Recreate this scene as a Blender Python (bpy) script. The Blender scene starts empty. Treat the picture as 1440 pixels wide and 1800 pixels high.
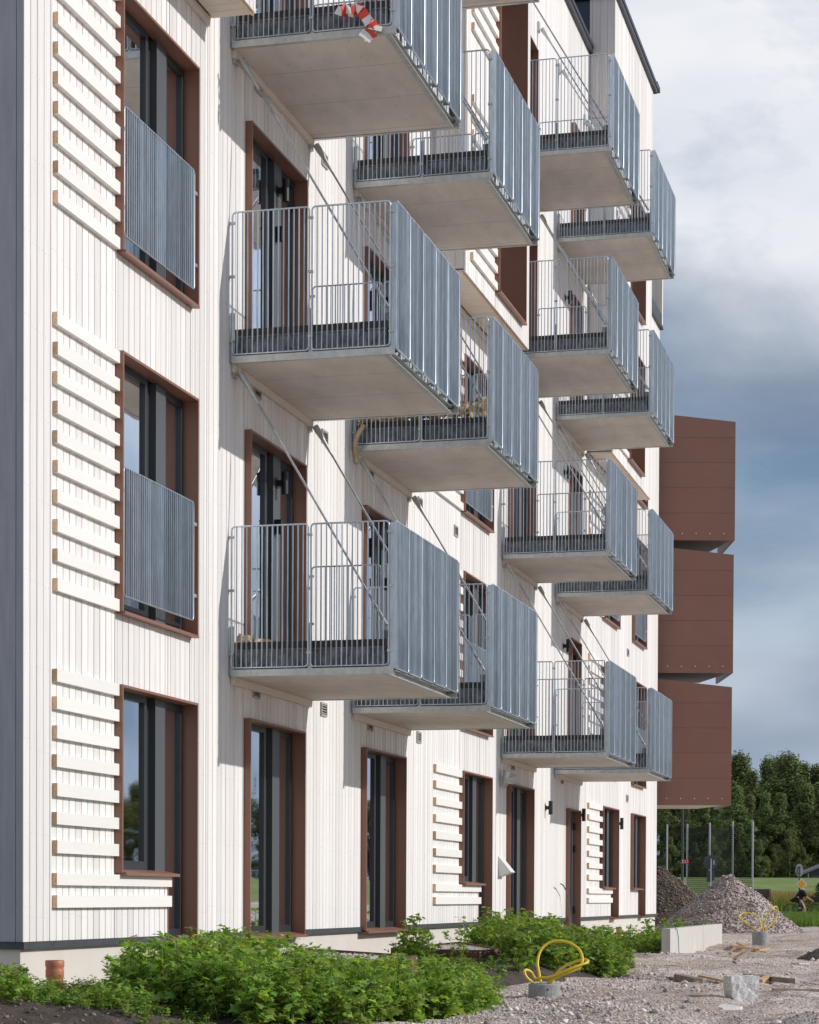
import bpy, math, random
import numpy as np
from mathutils import Vector, Matrix

random.seed(7); rng = np.random.default_rng(7)
sc = bpy.context.scene
COL = sc.collection
R = math.radians

# ------------------------------------------------------------------ camera
# shift-lens view along the facade; z = 0 is about eye height, the ground lies about 0.85 m below it
F, PPX, PPY, TH, PITCH, ROLL = 3871.13, 720.0, 1648.84, 0.251471, -0.0186283, 0.0043525
CPOS = Vector((0.13558, 6.98172, 0.00888)); CY = CPOS.y
c_, s_ = math.cos(TH), math.sin(TH)
AX = Vector((c_, -s_, 0)); RT = Vector((s_, c_, 0)); UP = Vector((0, 0, 1))     # level axes of the view
cax = AX * math.cos(PITCH) + UP * math.sin(PITCH); cup = UP * math.cos(PITCH) - AX * math.sin(PITCH)
rx = RT * math.cos(ROLL) + cup * math.sin(ROLL); ry = cup * math.cos(ROLL) - RT * math.sin(ROLL)
cam = bpy.data.cameras.new('camera'); camo = bpy.data.objects.new('camera', cam); COL.objects.link(camo)
camo.matrix_world = Matrix(((rx.x, ry.x, -cax.x, CPOS.x), (rx.y, ry.y, -cax.y, CPOS.y), (rx.z, ry.z, -cax.z, CPOS.z), (0, 0, 0, 1)))
cam.sensor_fit = 'AUTO'; cam.sensor_width = 36; cam.lens = F / 1800 * 36
cam.shift_x = (720 - PPX) / 1800; cam.shift_y = (PPY - 900) / 1800
cam.clip_start = 0.5; cam.clip_end = 6000
sc.camera = camo

def px(x, y, d):
    """point d metres ahead that stands at pixel x, y of the 1440 x 1800 photograph"""
    return CPOS + (cax + rx * ((x - PPX) / F) - ry * ((y - PPY) / F)) * d
def topx(p):
    v = Vector(p) - CPOS; d = v.dot(cax); return PPX + F * v.dot(rx) / d, PPY - F * v.dot(ry) / d

# ------------------------------------------------------------------ sky and sun
SUN = Vector((0.153, 0.872, 0.464)).normalized()
EL = math.asin(SUN.z); AZ = math.atan2(SUN.x, SUN.y)
w = bpy.data.worlds.new('World'); sc.world = w; w.use_nodes = True
nt = w.node_tree; nt.nodes.clear()
def N(nt, t, **k):
    n = nt.nodes.new(t)
    for a, b in k.items():
        if a == 'inp':
            for i, v in b.items(): n.inputs[i].default_value = v
        else: setattr(n, a, b)
    return n
out = N(nt, 'ShaderNodeOutputWorld'); bg = N(nt, 'ShaderNodeBackground')
sky = N(nt, 'ShaderNodeTexSky', sky_type='NISHITA', sun_disc=False, sun_elevation=EL, sun_rotation=AZ)
sky.altitude = 50; sky.air_density = 1.0; sky.dust_density = 0.6; sky.ozone_density = 3.0
SKYS = 0.112
bg.inputs['Strength'].default_value = SKYS
tc = N(nt, 'ShaderNodeTexCoord')
mp = N(nt, 'ShaderNodeMapping'); mp.inputs['Scale'].default_value = (1.0, 1.0, 2.1); mp.inputs['Location'].default_value = (0.2979, 8.1444, 1.41)
n1 = N(nt, 'ShaderNodeTexNoise', inp={'Scale': 3.4, 'Detail': 10.0, 'Roughness': 0.58, 'Distortion': 0.3})
n2 = N(nt, 'ShaderNodeTexNoise', inp={'Scale': 1.9, 'Detail': 5.0, 'Roughness': 0.5})
cov = N(nt, 'ShaderNodeValToRGB'); cov.color_ramp.elements[0].position = 0.35; cov.color_ramp.elements[1].position = 0.575
shade = N(nt, 'ShaderNodeValToRGB')
shade.color_ramp.elements[0].position = 0.36; shade.color_ramp.elements[0].color = (1.7, 2.35, 3.3, 1)
shade.color_ramp.elements[1].position = 0.64; shade.color_ramp.elements[1].color = (8.0, 8.1, 8.4, 1)
mid = shade.color_ramp.elements.new(0.5); mid.color = (5.2, 5.8, 6.7, 1)
mix = N(nt, 'ShaderNodeMix', data_type='RGBA')
L = nt.links.new
L(tc.outputs['Generated'], mp.inputs['Vector']); L(mp.outputs[0], n1.inputs['Vector']); L(mp.outputs[0], n2.inputs['Vector'])
sz_ = N(nt, 'ShaderNodeSeparateXYZ'); L(tc.outputs['Generated'], sz_.inputs[0])
hz = N(nt, 'ShaderNodeMapRange', inp={'From Min': 0.06, 'From Max': 0.24, 'To Min': 0.15, 'To Max': 0.0}); L(sz_.outputs[2], hz.inputs['Value'])   # clouds close up towards the horizon
ad_ = N(nt, 'ShaderNodeMath', operation='ADD'); L(n1.outputs['Fac'], ad_.inputs[0]); L(hz.outputs[0], ad_.inputs[1]); L(ad_.outputs[0], cov.inputs[0]); L(n2.outputs['Fac'], shade.inputs[0])
L(cov.outputs[0], mix.inputs[0]); L(sky.outputs[0], mix.inputs[6]); L(shade.outputs[0], mix.inputs[7])
mp3 = N(nt, 'ShaderNodeMapping'); mp3.inputs['Scale'].default_value = (1.0, 1.0, 4.2); mp3.inputs['Location'].default_value = (-7.8275, -3.5755, 1.856)
n3 = N(nt, 'ShaderNodeTexNoise', inp={'Scale': 1.55, 'Detail': 5.0, 'Roughness': 0.45, 'Distortion': 0.2})
dk = N(nt, 'ShaderNodeValToRGB'); dk.color_ramp.elements[0].position = 0.47; dk.color_ramp.elements[1].position = 0.70
mix3 = N(nt, 'ShaderNodeMix', data_type='RGBA'); mix3.inputs[7].default_value = (1.35, 1.9, 2.75, 1)
L(tc.outputs['Generated'], mp3.inputs['Vector']); L(mp3.outputs[0], n3.inputs['Vector']); L(n3.outputs['Fac'], dk.inputs[0]); L(dk.outputs[0], mix3.inputs[0])
L(mix.outputs[2], mix3.inputs[6]); L(mix3.outputs[2], bg.inputs['Color']); L(bg.outputs[0], out.inputs[0])
sl = bpy.data.lights.new('sun', 'SUN'); sl.energy = 3.2; sl.angle = R(0.5); sl.color = (1.0, 0.965, 0.92)
so = bpy.data.objects.new('sun', sl); COL.objects.link(so); so.location = (20, 60, 40)
so.rotation_euler = SUN.to_track_quat('Z', 'Y').to_euler()
sc.view_settings.view_transform = 'Standard'; sc.view_settings.look = 'None'
sc.view_settings.exposure = 0.0; sc.view_settings.gamma = 1.0; sc.view_settings.use_curve_mapping = False
sc.render.engine = 'CYCLES'
sc.cycles.max_bounces = 8; sc.cycles.diffuse_bounces = 4; sc.cycles.transparent_max_bounces = 12

# ------------------------------------------------------------------ materials
MAT = {}
def mat(name, col, rough=0.7, metal=0.0, var=0.0, vscale=4.0, vstretch=(1, 1, 1), bump=0.0, bscale=60.0, island=0.0, spec=0.5, coords='pos', dark=None):
    m = bpy.data.materials.new(name); m.use_nodes = True; t = m.node_tree
    b = t.nodes['Principled BSDF']; b.inputs['Roughness'].default_value = rough; b.inputs['Metallic'].default_value = metal
    b.inputs['Specular IOR Level'].default_value = spec
    b.inputs['Base Color'].default_value = (*col, 1)
    MAT[name] = m
    if coords == 'pos': src = N(t, 'ShaderNodeNewGeometry').outputs['Position']
    else: src = N(t, 'ShaderNodeTexCoord').outputs['Object']
    last = None
    if var:
        mp = N(t, 'ShaderNodeMapping'); mp.inputs['Scale'].default_value = vstretch
        t.links.new(src, mp.inputs['Vector'])
        no = N(t, 'ShaderNodeTexNoise', inp={'Scale': vscale, 'Detail': 6.0, 'Roughness': 0.6}); t.links.new(mp.outputs[0], no.inputs['Vector'])
        mr = N(t, 'ShaderNodeMapRange', inp={'From Min': 0.3, 'From Max': 0.7, 'To Min': 1 - var, 'To Max': 1 + var}); t.links.new(no.outputs['Fac'], mr.inputs['Value'])
        last = mr.outputs[0]
    if island:
        g = N(t, 'ShaderNodeNewGeometry'); oi = N(t, 'ShaderNodeObjectInfo')
        ad = N(t, 'ShaderNodeMath', operation='ADD'); t.links.new(g.outputs['Random Per Island'], ad.inputs[0]); t.links.new(oi.outputs['Random'], ad.inputs[1])
        fr = N(t, 'ShaderNodeMath', operation='FRACT'); t.links.new(ad.outputs[0], fr.inputs[0])
        mr = N(t, 'ShaderNodeMapRange', inp={'To Min': 1 - island, 'To Max': 1 + island}); t.links.new(fr.outputs[0], mr.inputs['Value'])
        if last is None: last = mr.outputs[0]
        else:
            mu = N(t, 'ShaderNodeMath', operation='MULTIPLY'); t.links.new(last, mu.inputs[0]); t.links.new(mr.outputs[0], mu.inputs[1]); last = mu.outputs[0]
    if last is not None:
        vm = N(t, 'ShaderNodeVectorMath', operation='SCALE'); vm.inputs[0].default_value = col
        t.links.new(last, vm.inputs['Scale']); t.links.new(vm.outputs[0], b.inputs['Base Color'])
    if bump:
        no = N(t, 'ShaderNodeTexNoise', inp={'Scale': bscale, 'Detail': 5.0, 'Roughness': 0.65}); t.links.new(src, no.inputs['Vector'])
        bp = N(t, 'ShaderNodeBump', inp={'Strength': bump, 'Distance': 0.02}); t.links.new(no.outputs['Fac'], bp.inputs['Height'])
        t.links.new(bp.outputs[0], b.inputs['Normal'])
    return m

def nails(m, amt=0.40):
    """rows of nail heads, two to a board, on painted cladding"""
    t = m.node_tree; b = t.nodes['Principled BSDF']
    src = b.inputs['Base Color'].links[0].from_socket
    g = N(t, 'ShaderNodeNewGeometry'); sx = N(t, 'ShaderNodeSeparateXYZ'); t.links.new(g.outputs['Position'], sx.inputs[0])
    def M(op, a, bb=None, cc=None):
        n = N(t, 'ShaderNodeMath', operation=op)
        for i, v in enumerate((a, bb, cc)):
            if v is None: continue
            if isinstance(v, (int, float)): n.inputs[i].default_value = v
            else: t.links.new(v, n.inputs[i])
        return n.outputs[0]
    x0 = M('MULTIPLY_ADD', sx.outputs[0], 1 / 0.1255, -15.55 / 0.1255)
    fx = M('FRACT', x0); fx = M('ABSOLUTE', M('SUBTRACT', fx, 0.5)); dx = M('MULTIPLY', M('SUBTRACT', fx, 0.25), 0.1255)
    fl = M('FLOOR', x0); jit = M('MULTIPLY', M('FRACT', M('MULTIPLY', M('SINE', M('MULTIPLY', fl, 12.99)), 437.5)), 0.09)
    fz = M('FRACT', M('DIVIDE', M('ADD', sx.outputs[2], M('ADD', jit, 10.0)), 0.64)); dz = M('MULTIPLY', M('SUBTRACT', fz, 0.5), 0.64)
    d2 = M('ADD', M('MULTIPLY', dx, dx), M('MULTIPLY', dz, dz))
    dot = M('LESS_THAN', d2, 0.0048 ** 2)
    k = M('SUBTRACT', 1.0, M('MULTIPLY', dot, amt))
    vm = N(t, 'ShaderNodeVectorMath', operation='SCALE'); t.links.new(src, vm.inputs[0]); t.links.new(k, vm.inputs['Scale'])
    t.links.new(vm.outputs[0], b.inputs['Base Color'])

mat('white_paint', (0.80, 0.77, 0.745), 0.62, var=0.075, vscale=3.0, vstretch=(14, 14, 0.45), island=0.095, bump=0.25, bscale=90); nails(MAT['white_paint'])
mat('white_batten', (0.82, 0.79, 0.75), 0.62, var=0.03, vscale=6, vstretch=(0.5, 6, 12), island=0.03, bump=0.2, bscale=90)
mat('raw_wood', (0.70, 0.46, 0.29), 0.8, var=0.25, vscale=60, island=0.3)
mat('backing', (0.11, 0.08, 0.065), 0.9)
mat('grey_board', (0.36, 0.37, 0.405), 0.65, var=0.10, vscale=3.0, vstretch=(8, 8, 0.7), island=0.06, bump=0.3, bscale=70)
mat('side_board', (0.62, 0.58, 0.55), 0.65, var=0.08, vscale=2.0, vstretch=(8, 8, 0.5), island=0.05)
mat('soffit_board', (0.74, 0.66, 0.58), 0.7, var=0.06, vscale=3.0, vstretch=(6, 1, 6), island=0.05)
mat('plinth', (0.66, 0.62, 0.56), 0.85, var=0.05, vscale=2.5, bump=0.3, bscale=120)
mat('drip', (0.055, 0.06, 0.065), 0.55, var=0.3, vscale=20)
mat('brown_metal', (0.255, 0.122, 0.082), 0.40, var=0.05, vscale=2.0)
mat('brown_panel', (0.225, 0.112, 0.080), 0.42, var=0.06, vscale=0.9, island=0.03, bump=0.35, bscale=1.6)
mat('dark_frame', (0.028, 0.032, 0.036), 0.38, var=0.1, vscale=9)
mat('grey_panel', (0.085, 0.093, 0.10), 0.4, var=0.25, vscale=160, island=0.0)
mat('black', (0.012, 0.012, 0.013), 0.45)
mat('interior', (0.62, 0.60, 0.56), 0.9, var=0.2, vscale=1.3)
mat('curtain', (0.62, 0.60, 0.56), 0.9)
mat('roof_metal', (0.032, 0.038, 0.048), 0.45, var=0.15, vscale=3)
mat('navy', (0.02, 0.032, 0.05), 0.5)
mat('galv', (0.55, 0.615, 0.68), 0.36, metal=0.66, var=0.16, vscale=16, vstretch=(2, 2, 0.35), island=0.26)
mat('galv_beam', (0.55, 0.565, 0.55), 0.5, metal=0.7, var=0.15, vscale=14)
mat('zinc_dark', (0.20, 0.215, 0.23), 0.5, metal=0.7, var=0.6, vscale=16, vstretch=(1, 1, 0.6))
mat('deck', (0.055, 0.045, 0.040), 0.7, var=0.25, vscale=12)
mat('cement', (0.70, 0.645, 0.59), 0.85, var=0.11, vscale=1.6, vstretch=(1, 2.2, 1), bump=0.15, bscale=50)
def screws(m, px_, py_, r=0.009, amt=0.5):
    t = m.node_tree; b = t.nodes['Principled BSDF']; src = b.inputs['Base Color'].links[0].from_socket
    tcn = N(t, 'ShaderNodeTexCoord'); sx = N(t, 'ShaderNodeSeparateXYZ'); t.links.new(tcn.outputs['Object'], sx.inputs[0])
    def M(op, a, bb=None):
        n = N(t, 'ShaderNodeMath', operation=op)
        for i, v in enumerate((a, bb)):
            if v is None: continue
            if isinstance(v, (int, float)): n.inputs[i].default_value = v
            else: t.links.new(v, n.inputs[i])
        return n.outputs[0]
    def off(v, p): return M('MULTIPLY', M('SUBTRACT', M('FRACT', M('DIVIDE', M('ADD', v, 10.13), p)), 0.5), p)
    dx, dy = off(sx.outputs[0], px_), off(sx.outputs[1], py_)
    dot = M('LESS_THAN', M('ADD', M('MULTIPLY', dx, dx), M('MULTIPLY', dy, dy)), r * r)
    seam = M('LESS_THAN', M('ABSOLUTE', off(sx.outputs[0], 0.87)), 0.004)
    k = M('SUBTRACT', 1.0, M('MULTIPLY', M('MAXIMUM', dot, seam), amt))
    vm = N(t, 'ShaderNodeVectorMath', operation='SCALE'); t.links.new(src, vm.inputs[0]); t.links.new(k, vm.inputs['Scale']); t.links.new(vm.outputs[0], b.inputs['Base Color'])
screws(MAT['cement'], 0.435, 0.37)
mat('vent', (0.42, 0.38, 0.34), 0.6)
mat('concrete', (0.56, 0.535, 0.495), 0.9, var=0.12, vscale=3.0, vstretch=(3, 3, 0.6), bump=0.3, bscale=80)
mat('concrete_ring', (0.33, 0.33, 0.33), 0.9, var=0.2, vscale=14, bump=0.5, bscale=90)
mat('granite', (0.70, 0.69, 0.67), 0.85, var=0.25, vscale=30, bump=0.8, bscale=40)
mat('hose', (0.72, 0.52, 0.03), 0.4)
mat('terracotta', (0.46, 0.17, 0.085), 0.5)
mat('orange', (0.62, 0.20, 0.06), 0.5)
mat('blue_cap', (0.05, 0.17, 0.40), 0.5)
mat('corten', (0.15, 0.075, 0.05), 0.85, var=0.4, vscale=14)
mat('soil', (0.075, 0.055, 0.042), 0.95, var=0.45, vscale=9, bump=1.0, bscale=35)
mat('stone', (0.53, 0.475, 0.445), 0.9, island=0.55, var=0.1, vscale=9)
mat('soil_clod', (0.20, 0.15, 0.115), 0.95, island=0.5)
mat('timber', (0.55, 0.36, 0.20), 0.8, var=0.25, vscale=10, vstretch=(1, 1, 6))
mat('old_timber', (0.24, 0.19, 0.145), 0.9, var=0.3, vscale=12)
mat('wet_dark', (0.07, 0.062, 0.055), 0.9, var=0.3, vscale=10, bump=0.6, bscale=60)
mat('shaving', (0.62, 0.47, 0.29), 0.85, var=0.2, vscale=14, island=0.25)
mat('bark', (0.05, 0.04, 0.032), 0.95, var=0.4, vscale=3)
mat('field', (0.16, 0.215, 0.045), 0.95, var=0.25, vscale=0.5, bump=0.6, bscale=8)
mat('rod', (0.36, 0.37, 0.38), 0.42, metal=0.7, var=0.2, vscale=14); mat('heap_stone', (0.40, 0.345, 0.335), 0.9, island=0.6, var=0.1, vscale=9)
mat('galv_pole', (0.42, 0.43, 0.45), 0.45, metal=0.7)
mat('dark_pole', (0.05, 0.052, 0.055), 0.5)
mat('net', (0.012, 0.014, 0.012), 0.9)
mat('red_sign', (0.50, 0.03, 0.025), 0.5); mat('white_sign', (0.75, 0.75, 0.74), 0.5); mat('sign_back', (0.055, 0.065, 0.075), 0.5)
mat('grey_sign', (0.36, 0.39, 0.38), 0.5)
mat('yellow_sign', (0.85, 0.38, 0.01), 0.5); mat('house_blue', (0.016, 0.024, 0.037), 0.7); mat('house_roof', (0.19, 0.20, 0.21), 0.7)
mat('skin', (0.50, 0.27, 0.19), 0.6); mat('cloth_black', (0.010, 0.010, 0.013), 0.9); mat('hair', (0.55, 0.42, 0.30), 0.7)
mat('bike', (0.012, 0.012, 0.013), 0.5)
mat('tape_white', (0.78, 0.76, 0.75), 0.4); mat('tape_red', (0.62, 0.06, 0.035), 0.4)

def leafmat(name, col, var, trans=0.35, hue=0.0, ihue=0.0):
    m = bpy.data.materials.new(name); m.use_nodes = True; t = m.node_tree; t.nodes.clear(); MAT[name] = m
    o = N(t, 'ShaderNodeOutputMaterial'); d = N(t, 'ShaderNodeBsdfPrincipled'); d.inputs['Roughness'].default_value = 0.6
    d.inputs['Specular IOR Level'].default_value = 0.2
    tr = N(t, 'ShaderNodeBsdfTranslucent'); mx = N(t, 'ShaderNodeMixShader'); mx.inputs[0].default_value = trans
    g = N(t, 'ShaderNodeNewGeometry'); oi = N(t, 'ShaderNodeObjectInfo')
    r = N(t, 'ShaderNodeMapRange', inp={'To Min': 1 - var, 'To Max': 1 + var}); t.links.new(g.outputs['Random Per Island'], r.inputs['Value'])
    r2 = N(t, 'ShaderNodeMapRange', inp={'To Min': 0.78, 'To Max': 1.22}); t.links.new(oi.outputs['Random'], r2.inputs['Value'])
    mu = N(t, 'ShaderNodeMath', operation='MULTIPLY'); t.links.new(r.outputs[0], mu.inputs[0]); t.links.new(r2.outputs[0], mu.inputs[1])
    hs = N(t, 'ShaderNodeHueSaturation'); hs.inputs['Color'].default_value = (*col, 1)
    hr = N(t, 'ShaderNodeMapRange', inp={'To Min': 0.5 - hue, 'To Max': 0.5 + hue}); t.links.new(oi.outputs['Random'], hr.inputs['Value'])
    fr_ = N(t, 'ShaderNodeMath', operation='MULTIPLY_ADD'); fr_.inputs[1].default_value = 7.31; fr_.inputs[2].default_value = 0.0; t.links.new(g.outputs['Random Per Island'], fr_.inputs[0])
    f2 = N(t, 'ShaderNodeMath', operation='FRACT'); t.links.new(fr_.outputs[0], f2.inputs[0])
    hi = N(t, 'ShaderNodeMapRange', inp={'To Min': -ihue, 'To Max': ihue}); t.links.new(f2.outputs[0], hi.inputs['Value'])
    ha = N(t, 'ShaderNodeMath', operation='ADD'); t.links.new(hr.outputs[0], ha.inputs[0]); t.links.new(hi.outputs[0], ha.inputs[1])
    t.links.new(ha.outputs[0], hs.inputs['Hue']); t.links.new(mu.outputs[0], hs.inputs['Value'])
    t.links.new(hs.outputs[0], d.inputs['Base Color'])
    s2 = N(t, 'ShaderNodeVectorMath', operation='MULTIPLY'); s2.inputs[1].default_value = (1.5, 1.6, 0.6); t.links.new(hs.outputs[0], s2.inputs[0])
    t.links.new(s2.outputs[0], tr.inputs['Color'])
    t.links.new(d.outputs[0], mx.inputs[1]); t.links.new(tr.outputs[0], mx.inputs[2]); t.links.new(mx.outputs[0], o.inputs[0])
leafmat('weed_leaf', (0.205, 0.295, 0.070), 0.6, 0.42, 0.0, 0.035)
leafmat('tree_leaf', (0.155, 0.185, 0.075), 0.4, 0.30, 0.02)
leafmat('dry_grass', (0.30, 0.22, 0.085), 0.3, 0.3)
leafmat('green_grass', (0.11, 0.17, 0.035), 0.4, 0.3)

def glassmat():
    m = bpy.data.materials.new('window_glass'); m.use_nodes = True; t = m.node_tree; t.nodes.clear(); MAT['glass'] = m
    o = N(t, 'ShaderNodeOutputMaterial'); tr = N(t, 'ShaderNodeBsdfTransparent'); tr.inputs[0].default_value = (0.55, 0.60, 0.60, 1)
    gl = N(t, 'ShaderNodeBsdfGlossy'); gl.inputs['Roughness'].default_value = 0.02; gl.inputs['Color'].default_value = (0.93, 0.96, 1, 1)
    no = N(t, 'ShaderNodeTexNoise', inp={'Scale': 0.8}); bp = N(t, 'ShaderNodeBump', inp={'Strength': 0.12, 'Distance': 0.05})
    g = N(t, 'ShaderNodeNewGeometry'); t.links.new(g.outputs['Position'], no.inputs['Vector']); t.links.new(no.outputs['Fac'], bp.inputs['Height']); t.links.new(bp.outputs[0], gl.inputs['Normal'])
    fr = N(t, 'ShaderNodeFresnel'); fr.inputs['IOR'].default_value = 1.5
    mx = N(t, 'ShaderNodeMixShader'); t.links.new(fr.outputs[0], mx.inputs[0]); t.links.new(tr.outputs[0], mx.inputs[1]); t.links.new(gl.outputs[0], mx.inputs[2]); t.links.new(mx.outputs[0], o.inputs[0])
glassmat()

def gravelmat():
    m = bpy.data.materials.new('gravel_ground'); m.use_nodes = True; t = m.node_tree; b = t.nodes['Principled BSDF']; MAT['gravel'] = m
    b.inputs['Roughness'].default_value = 0.95
    g = N(t, 'ShaderNodeNewGeometry')
    v = N(t, 'ShaderNodeTexVoronoi', inp={'Scale': 38.0, 'Randomness': 1.0}); t.links.new(g.outputs['Position'], v.inputs['Vector'])
    n = N(t, 'ShaderNodeTexNoise', inp={'Scale': 0.55, 'Detail': 6.0, 'Roughness': 0.6}); t.links.new(g.outputs['Position'], n.inputs['Vector'])
    n3 = N(t, 'ShaderNodeTexNoise', inp={'Scale': 90.0, 'Detail': 3.0}); t.links.new(g.outputs['Position'], n3.inputs['Vector'])
    rp = N(t, 'ShaderNodeValToRGB'); rp.color_ramp.elements[0].position = 0.35; rp.color_ramp.elements[0].color = (0.42, 0.335, 0.28, 1); rp.color_ramp.elements[1].position = 0.62; rp.color_ramp.elements[1].color = (0.66, 0.565, 0.50, 1)
    t.links.new(n.outputs['Fac'], rp.inputs[0])
    nd = N(t, 'ShaderNodeTexNoise', inp={'Scale': 1.7, 'Detail': 5.0, 'Roughness': 0.65, 'Distortion': 0.6}); t.links.new(g.outputs['Position'], nd.inputs['Vector'])
    rd = N(t, 'ShaderNodeValToRGB'); rd.color_ramp.elements[0].position = 0.52; rd.color_ramp.elements[0].color = (1, 1, 1, 1); rd.color_ramp.elements[1].position = 0.66; rd.color_ramp.elements[1].color = (0.52, 0.47, 0.43, 1)
    t.links.new(nd.outputs['Fac'], rd.inputs[0])
    mm = N(t, 'ShaderNodeVectorMath', operation='MULTIPLY'); t.links.new(rp.outputs[0], mm.inputs[0]); t.links.new(rd.outputs[0], mm.inputs[1])
    sp = N(t, 'ShaderNodeSeparateColor'); t.links.new(v.outputs['Color'], sp.inputs[0])
    mr = N(t, 'ShaderNodeMapRange', inp={'To Min': 0.6, 'To Max': 1.35}); t.links.new(sp.outputs[0], mr.inputs['Value'])
    vm = N(t, 'ShaderNodeVectorMath', operation='SCALE'); t.links.new(mm.outputs[0], vm.inputs[0]); t.links.new(mr.outputs[0], vm.inputs['Scale'])
    t.links.new(vm.outputs[0], b.inputs['Base Color'])
    bp = N(t, 'ShaderNodeBump', inp={'Strength': 0.9, 'Distance': 0.02, }); bp.invert = True; t.links.new(v.outputs['Distance'], bp.inputs['Height'])
    bp2 = N(t, 'ShaderNodeBump', inp={'Strength': 0.5, 'Distance': 0.01}); t.links.new(n3.outputs['Fac'], bp2.inputs['Height']); t.links.new(bp.outputs[0], bp2.inputs['Normal'])
    t.links.new(bp2.outputs[0], b.inputs['Normal'])
gravelmat()

# ------------------------------------------------------------------ mesh helpers
class MB:
    def __init__(self): self.v = []; self.f = []; self.m = []; self.mi = 0; self.smooth = False; self.sm = []
    def add(self, vs, fs):
        o = len(self.v); self.v += [tuple(p) for p in vs]
        for f in fs: self.f.append([i + o for i in f]); self.m.append(self.mi); self.sm.append(self.smooth)
        return self
    def box(self, x0, x1, y0, y1, z0, z1):
        return self.add([(x0, y0, z0), (x1, y0, z0), (x1, y1, z0), (x0, y1, z0), (x0, y0, z1), (x1, y0, z1), (x1, y1, z1), (x0, y1, z1)],
                        [(0, 3, 2, 1), (4, 5, 6, 7), (0, 1, 5, 4), (1, 2, 6, 5), (2, 3, 7, 6), (3, 0, 4, 7)])
    def quad(self, a, b, c, d): return self.add([a, b, c, d], [(0, 1, 2, 3)])
    def tube(self, pts, r, n=8, cap=True):
        pts = [Vector(p) for p in pts]; rs = r if isinstance(r, (list, tuple)) else [r] * len(pts)
        rings = []; prev = None
        for i, p in enumerate(pts):
            a = pts[max(i - 1, 0)]; b = pts[min(i + 1, len(pts) - 1)]; t = (b - a).normalized()
            if prev is None:
                u = t.orthogonal().normalized()
                if abs(t.z) > 0.99: u = Vector((1, 0, 0))
            else: u = (prev - t * prev.dot(t)).normalized()
            prev = u; v = t.cross(u)
            rings.append([p + (u * math.cos(2 * math.pi * k / n) + v * math.sin(2 * math.pi * k / n)) * rs[i] for k in range(n)])
        vs = [q for ring in rings for q in ring]; fs = []
        for i in range(len(pts) - 1):
            for k in range(n):
                a = i * n + k; b = i * n + (k + 1) % n; fs.append((a, b, b + n, a + n))
        s = self.smooth; self.smooth = True; self.add(vs, fs); self.smooth = False
        if cap:
            m = len(vs)
            self.add(rings[0], [tuple(reversed(range(n)))]); self.add(rings[-1], [tuple(range(n))])
        self.smooth = s; return self
    def prism(self, poly, z0, z1):
        n = len(poly)
        vs = [(x, y, z0) for x, y in poly] + [(x, y, z1) for x, y in poly]
        return self.add(vs, [tuple(reversed(range(n))), tuple(range(n, 2 * n))] + [(i, (i + 1) % n, (i + 1) % n + n, i + n) for i in range(n)])
    def blob(self, c, r, n=6, jit=0.25, flat=1.0):
        vs = []; fs = []; m = 8
        for i in range(1, n):
            for k in range(m):
                a = math.pi * i / n; b = 2 * math.pi * k / m; q = 1 + random.uniform(-jit, jit)
                vs.append((c[0] + r * q * math.sin(a) * math.cos(b), c[1] + r * q * math.sin(a) * math.sin(b), c[2] + r * q * flat * math.cos(a)))
        t = len(vs); vs += [(c[0], c[1], c[2] + r * flat), (c[0], c[1], c[2] - r * flat)]
        for i in range(n - 2):
            for k in range(m):
                a = i * m + k; b = i * m + (k + 1) % m; fs.append((a, a + m, b + m, b))
        for k in range(m):
            fs.append((t, k, (k + 1) % m)); q = (n - 2) * m; fs.append((t + 1, q + (k + 1) % m, q + k))
        return self.add(vs, fs)

def wloc(o):
    v = Vector((0, 0, 0))
    while o: v += o.location; o = o.parent
    return v
def link(name, me, parent=None):
    o = bpy.data.objects.new(name, me); COL.objects.link(o)
    if parent: o.parent = parent
    return o
def obj(name, mb, mats, parent=None, local=False, **tags):
    """one mesh object; vertices are in world space unless local (then relative to the parent)"""
    me = bpy.data.meshes.new(name)
    vs = np.array(mb.v, dtype=np.float64).reshape(-1, 3)
    loc = Vector((0, 0, 0))
    if parent is not None and not local: vs = vs - np.array(wloc(parent))
    if parent is None and not local:
        lo, hi = vs.min(0), vs.max(0); loc = Vector(((lo[0] + hi[0]) / 2, (lo[1] + hi[1]) / 2, lo[2])); vs = vs - np.array(loc)
    me.from_pydata(vs.tolist(), [], mb.f)
    if isinstance(mats, str): mats = [mats]
    for m in mats: me.materials.append(MAT[m])
    if len(mats) > 1: me.polygons.foreach_set('material_index', mb.m)
    if any(mb.sm): me.polygons.foreach_set('use_smooth', mb.sm)
    me.update()
    o = link(name, me, parent); o.location = loc if parent is None else (0, 0, 0)
    for k, v in tags.items(): o[k] = v
    return o
def npobj(name, V, Fq, m, parent=None, **tags):
    """big mesh straight from numpy arrays (n x 3 vertices, k x 3 or k x 4 faces)"""
    me = bpy.data.meshes.new(name); V = np.asarray(V, dtype=np.float32); Fq = np.asarray(Fq, dtype=np.int32)
    k = Fq.shape[1]; loc = np.array((0.0, 0.0, 0.0))
    if parent is not None: V = V - np.array(wloc(parent), dtype=np.float32)
    me.vertices.add(len(V)); me.vertices.foreach_set('co', V.ravel())
    me.loops.add(Fq.size); me.loops.foreach_set('vertex_index', Fq.ravel())
    me.polygons.add(len(Fq)); me.polygons.foreach_set('loop_start', np.arange(len(Fq), dtype=np.int32) * k)
    me.update(calc_edges=True); me.validate()
    for mm in ([m] if isinstance(m, str) else m): me.materials.append(MAT[mm])
    o = link(name, me, parent)
    for a, b in tags.items(): o[a] = b
    return o
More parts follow.
